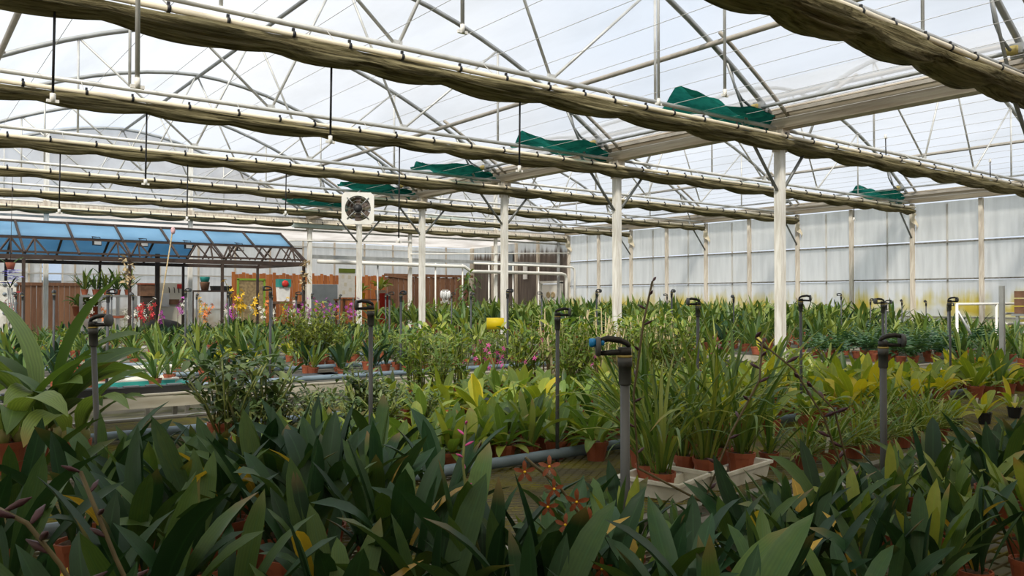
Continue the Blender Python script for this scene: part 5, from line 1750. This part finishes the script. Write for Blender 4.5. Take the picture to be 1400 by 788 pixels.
# budding spikes rise from pots on the nearest bench
t = orchid_with('orchid with a long arching spike of dark purple buds, lower left corner', 0.36, 1.05, 1.0, 11)
spike(t, rel(t, [Vector((0.36, 1.05, 0.88)), pt(85, 770, 1.15), pt(40, 715, 1.15), pt(-10, 690, 1.2)]), 7, size=0.020)
spike(t, rel(t, [Vector((0.38, 1.05, 0.88)), pt(160, 760, 1.2), pt(135, 700, 1.22), pt(112, 645, 1.25)]), 5, size=0.014)
t = orchid_with('orchid with two tall dark bud spikes reaching over the grass-leaved orchids', 2.05, 1.40, 0.55, 12)
spike(t, rel(t, [Vector((2.05, 1.40, 0.88)), pt(960, 690, 2.35), pt(1000, 590, 2.4), pt(1038, 520, 2.45), pt(1042, 470, 2.5)]), 9, size=0.018)
spike(t, rel(t, [Vector((2.08, 1.40, 0.88)), pt(872, 640, 2.3), pt(866, 540, 2.35), pt(880, 440, 2.4), pt(892, 385, 2.45)]), 9, size=0.015)
t = orchid_with('orchid with a branched dark bud spike beside the grey looped riser', 2.62, 1.45, 0.55, 13)
spike(t, rel(t, [Vector((2.62, 1.45, 0.88)), pt(1150, 640, 2.7), pt(1125, 570, 2.7), pt(1085, 505, 2.75), pt(1032, 462, 2.8)]), 8, size=0.024)
spike(t, rel(t, [Vector((2.62, 1.45, 0.88)), pt(1160, 650, 2.7), pt(1140, 560, 2.7), pt(1110, 530, 2.72)]), 5, size=0.024)
t = orchid_with('orchid with a slim spike of small mauve buds left of the red blooms', 1.06, 1.42, 0.8, 14)
spike(t, rel(t, [Vector((1.06, 1.42, 0.88)), pt(640, 700, 1.95), pt(633, 630, 1.97), pt(637, 580, 2.0)]), 8, size=0.012, mat='stem', budmat='pink')
# the red-brown blooming orchid
t = orchid_with('orchid in bloom with starry red brown flowers and white lips', 1.30, 1.36, 0.85, 15)
t.name = 'blooming_orchid'
D0 = 1.78
tube_obj('flower_stem', rel(t, [Vector((1.30, 1.36, 0.88)), pt(815, 760, D0), pt(790, 700, D0), pt(765, 665, D0), pt(735, 640, D0), pt(718, 625, D0)]), 0.004, 'spike', t, 5)
tube_obj('flower_stem', rel(t, [pt(815, 760, D0), pt(800, 735, D0), pt(812, 715, D0)]), 0.003, 'spike', t, 5)
right = Vector((CT, -ST, 0)); toward = Vector((-ST, -CT, 0.0)); upv = Vector((0, 0, 1))
for k, (px, py, s) in enumerate(((717, 645, 1.0), (751, 638, 1.0), (757, 668, 0.9), (750, 692, 1.0), (789, 685, 1.15), (806, 711, 1.15), (773, 717, 1.0), (790, 766, 1.0), (822, 776, 1.0))):
    c = Vector(rel(t, [pt(px, py, D0 - 0.02)])[0])
    nrm = (toward + right * U(-0.5, 0.5) + upv * U(-0.1, 0.4)).normalized()
    tq = nrm.to_track_quat('Z', 'Y').to_matrix().to_4x4()
    fl = bpy.data.objects.new('flower', None); COL.objects.link(fl); fl.parent = t; fl.empty_display_size = 0.01
    fl.location = c
    fl.rotation_euler = tq.to_euler()
    for p in range(5):
        a = p * 2 * pi / 5 + pi / 2
        mk('petal', leaf_me('petal', 0, 'maroon'), fl, (0, 0, 0), (0, 1.25, a), 0.031 * s)
    mk('lip', leaf_me('petal', 0, 'white_petal'), fl, (0, 0, 0.003), (0, 1.9, -pi / 2 + U(-0.3, 0.3)), 0.024 * s)
    mb = MB(); mb.blob((0, 0, 0.005), 0.004, 6, 4); mb.build('column', 'yellow_petal', fl)

# ------------------------------------------------------------------ trays, tags, ladder, crates and other single things
X, Y = on_z(208, 527, BZ + 0.05)
Y = 7.85
tray(x_on_Y(180, Y), Y, 0.0, 'turquoise tray behind the blue pipe past the aisle', 'turq', 0.95, 0.34, 0.06)
tray(x_on_Y(170, 8.25), 8.25, 0.0, 'white tray lying behind the turquoise tray', 'white_tray', 0.9, 0.34, 0.07)
tray(x_on_Y(250, 9.75), 9.75, 0.0, 'long white tray on the second bench past the aisle', 'white_tray', 0.9, 0.3, 0.06)
tray(x_on_Y(160, 9.8), 9.8, 0.0, 'white tray at the left of the second bench past the aisle', 'white_tray', 0.7, 0.3, 0.06)
tray(x_on_Y(205, 13.8), 13.8, 0.0, 'white tray at the left of the fourth bench past the aisle', 'white_tray', 0.9, 0.3, 0.06)
X, Y = on_z(1150, 552, BZ)
tray(X, 3.9 if False else Y, 0.05, 'white foam tray between the lone pot and the yellow green plants', 'white_tray', 0.5, 0.3, 0.05)
t = thing('black_tray', 'long black nursery tray under the bench rail past the aisle', 'tray', (x_on_Y(150, 7.38), 7.40, BZ + 0.014))
mb = MB(); mb.box((0, 0, 0.03), (1.5, 0.10, 0.06)); mb.build('tray_body', 'black', t)
for k in range(9):
    mb = MB(); mb.box((-0.7 + 0.175 * k, 0, 0.065), (0.12, 0.08, 0.012)); mb.build('cell_rim', 'riser', t)
for k, (px, py) in enumerate(((430, 530), (470, 520), (1090, 520))):
    X, Y = on_z(px, py, BZ)
    if k < 2:
        Y = 7.85; X = x_on_Y(px, Y)
    t = thing('shallow_tray', ['black shallow tray under pots on the bench past the aisle', 'second black shallow tray past the aisle, right of the first', 'black shallow tray on the third bench near its end'][k], 'tray', (X, Y, BZ))
    mb = MB(); mb.box((0, 0, 0.02), (0.5, 0.3, 0.04), None, 0.92); mb.build('tray_body', 'black', t)
    mb = MB(); mb.box((0, 0, 0.042), (0.52, 0.32, 0.006)); mb.build('tray_rim', 'riser', t)
# white plant tags
tags = [(1101, 632, 2.24), (1129, 640, 2.2), (1300, 580, 2.42), (1332, 576, 2.42), (1385, 574, 2.35), (918, 463, 10.1), (1080, 535, 4.6), (505, 592, 3.2), (458, 575, 4.2), (1000, 625, 2.5)]
tm = MB(); tm.box((0, 0, 0.035), (0.016, 0.002, 0.09)); tm = tm.mesh('plant_tag', 'white_tag')
tb = MB(); tb.box((0, 0, 0.0), (0.11, 0.004, 0.13)); tb.box((0, 0, -0.2), (0.012, 0.004, 0.3)); tb = tb.mesh('row_sign', 'white_tag')
names = ['in front of the first tufted pots', 'by the second tufted pot', 'in the first black pot', 'in the middle black pot', 'in the last black pot', 'on a stick in the centre bench', 'on the third bench near its end', 'among the light green leaves', 'by the low mounded plants', 'in the white foam tray']
for k, (px, py, Y) in enumerate(tags):
    X = x_on_Y(px, Y)
    if k == 5:
        o = mk('row_sign', tb, None, (X, Y, z_at(462, X, Y)), (0, 0.05, -TH))
    else:
        o = mk('plant_tag', tm, None, (X, Y, BZ + 0.085), (0.15, 0.1, -TH))
    tag(o, 'small white plastic plant label ' + names[k], 'plant label', 'white plant labels')
# grey steel upright near the right edge
t = thing('steel_upright', 'grey galvanised channel upright near the right edge', 'post', (9.62, 3.78, 0))
for a, b, wd, dp in ((-0.018, 0.0, 0.01, 0.045), (0.018, 0.0, 0.01, 0.045), (0.0, 0.018, 0.036, 0.01)):
    mb = MB(); mb.box((a, b, z_at(391, 9.62, 3.78) / 2), (wd, dp, z_at(391, 9.62, 3.78))); mb.build('flange' if b == 0 else 'web', 'galv', t)
# white rack frame
Y = 5.55
Xa, Xb = x_on_Y(1308, Y), x_on_Y(1420, Y)
t = thing('white_rack', 'white tubular rack frame standing by the side wall, right edge', 'rack', (0, Y, 0))
ztop = z_at(416, Xa, Y)
tube_obj('top_bar', [(Xa, 0, ztop), (Xb, 0, ztop)], 0.022, 'pvc', t)
tube_obj('leg', [(Xa, 0, ztop), (Xa, 0, 0)], 0.022, 'pvc', t)
tube_obj('brace', [(Xa + 0.03, 0, ztop - 0.1), (Xa + 0.35, -0.2, ztop - 0.75)], 0.02, 'galv', t)
xm_ = x_on_Y(1362, Y)
tube_obj('leg', [(xm_, 0, ztop), (xm_, 0, 0)], 0.022, 'pvc', t)
for zz in (0.33, 0.47):
    tube_obj('shelf_bar', [(xm_ + 0.15, 0, ztop - zz), (Xb, 0, ztop - zz)], 0.025, 'pvc', t)
tube_obj('shelf_bar', [(xm_ + 0.15, 0, ztop - 0.16), (Xb, 0, ztop - 0.16)], 0.02, 'galv', t)
Y = 5.2
for k in range(3):
    X = x_on_Y(1403, Y)
    z = z_at(424, X, Y) + 0.125 * k
    t = thing('wooden_crate', 'brown wooden crate at the right edge, %s of its stack' % ['lowest', 'middle', 'topmost'][k], 'crate', (X + 0.15, Y, z - 0.06), 0, 'stacked brown crates')
    mb = MB(); mb.box((0, 0, 0.055), (0.42, 0.3, 0.105)); mb.build('box', 'crate', t)
    mb = MB(); mb.box((0, -0.16, 0.055), (0.42, 0.02, 0.05)); mb.build('slat', 'oldboard', t)
# stand for the crates
Xs = x_on_Y(1403, Y) + 0.15
t = thing('crate_stand', 'grey stand holding the brown crates at the right edge', 'stand', (Xs, Y, 0))
zst = z_at(424, x_on_Y(1403, Y), Y) - 0.06
mb = MB(); mb.box((0, 0, zst - 0.02), (0.5, 0.36, 0.03)); mb.build('shelf', 'galv', t)
for sx in (-1, 1):
    mb = MB(); mb.box((sx * 0.22, 0.1, (zst - 0.03) / 2), (0.04, 0.04, zst - 0.03)); mb.build('leg', 'galv', t)
# white bags and hanging orchid near the stained corner
for k, (px, py) in enumerate(((609, 403), (640, 424))):
    Y = 20.2
    X = x_on_Y(px, Y); z = z_at(py, X, Y)
    t = thing('draped_bag', ['white draped bag hanging at a thin upright pipe', 'white spotted bag behind the plants below the hanging one'][k], 'bag', (X, Y, z))
    mb = MB()
    for q in range(5):
        mb.blob((-0.13 + 0.065 * q, 0, -0.03 * (q % 2)), 0.07, 7, 5, (0.7, 0.7, 1.7))
    mb.build('cover', 'paper', t, kind='stuff')
    mb = MB(); mb.box((0, 0.06, (-z) / 2 - 0.06), (0.05, 0.05, z - 0.1)); mb.build('pole', 'pvc', t)
# tall climbing plant before the stained fence
Y = 21.0
X = x_on_Y(640, Y)
t = thing('climbing_plant', 'tall dark climbing plant in front of the weathered fence', 'plant', (X, Y, 0))
mb = MB()
zt = z_at(372, X, Y)
for q in range(110):
    h = U(0.8, zt); a = U(0, 6.28); rr = U(0.02, 0.45) * (1.15 - 0.5 * h / zt)
    mb.merge(LEAFD['broad'][q % 3], Matrix.Translation((rr * cos(a), rr * sin(a), h)) @ Euler((0, U(0.8, 2.2), a)).to_matrix().to_4x4() @ Matrix.Scale(U(0.2, 0.34), 4), R())
mb.build('foliage', 'lf_mid_j', t, kind='stuff')
tube_obj('stem', [(0, 0, 0), (0.05, 0, 1.2), (0, 0, zt)], 0.02, 'stem', t)
# palm-like dark plants with many leaflets near the corner
for k, (px, Y) in enumerate(((800, 14.5), (775, 15.5))):
    X = x_on_Y(px, Y)
    t = thing('fountain_plant', ['dark fountain-leaved plant before the panelled door', 'second dark fountain-leaved plant, left of the first'][k], 'plant', (X, Y, BZ))
    add_pot(t, 0.11, 0.18)
    for q in range(20):
        mk('leaf', leaf_me('strap_n', q, 'lf_fern'), t, (0, 0, 0.15), (U(-0.2, 0.2), U(0.1, 1.0), q * 2.4), U(0.6, 0.95))
# rack of potted orchids under the shed at the left
Y = 18.9
X0, X1 = x_on_Y(108, Y), x_on_Y(182, Y)
zs = z_at(405, X0, Y)
t = thing('plant_rack', 'grey two tier rack of pots under the blue roof', 'rack', ((X0 + X1) / 2, Y, 0))
wd = X1 - X0
for z in (zs, z_at(434, X0, Y)):
    mb = MB(); mb.box((0, 0, z), (wd, 0.5, 0.05)); mb.build('shelf', 'galv' if z == zs else 'terracotta', t)
for q in range(4):
    mb = MB(); mb.box((-wd / 2 + wd * q / 3, -0.22, zs / 2), (0.06, 0.05, zs)); mb.build('leg', 'galv', t)
for k in range(5):
    o = build_plant('lush', False, 70 + k) if k < 2 else copy_tree(RACK0)
    if k == 0:
        RACK0 = o
    o.name = 'rack_orchid'
    o.location = (X0 + wd * (0.1 + 0.2 * k), Y, zs + 0.026); o.scale = (0.95,) * 3; o.rotation_euler = (0, 0, k)
    tag(o, 'dark leafy orchid on the upper tier of the grey rack, %s from the left' % ORD[k + 1], 'orchid', 'orchids on the grey rack')
for k, px in enumerate((107, 120, 131)):
    z = z_at(434, X0, Y) + 0.026
    small_pot((x_on_Y(px, Y - 0.1), Y - 0.1, z), 0.11, 0.2, 'terracotta', 'orange clay pot on the lower tier of the grey rack, %s from the left' % ORD[k + 1], 'potted plant', 'lf_mid_j', k)
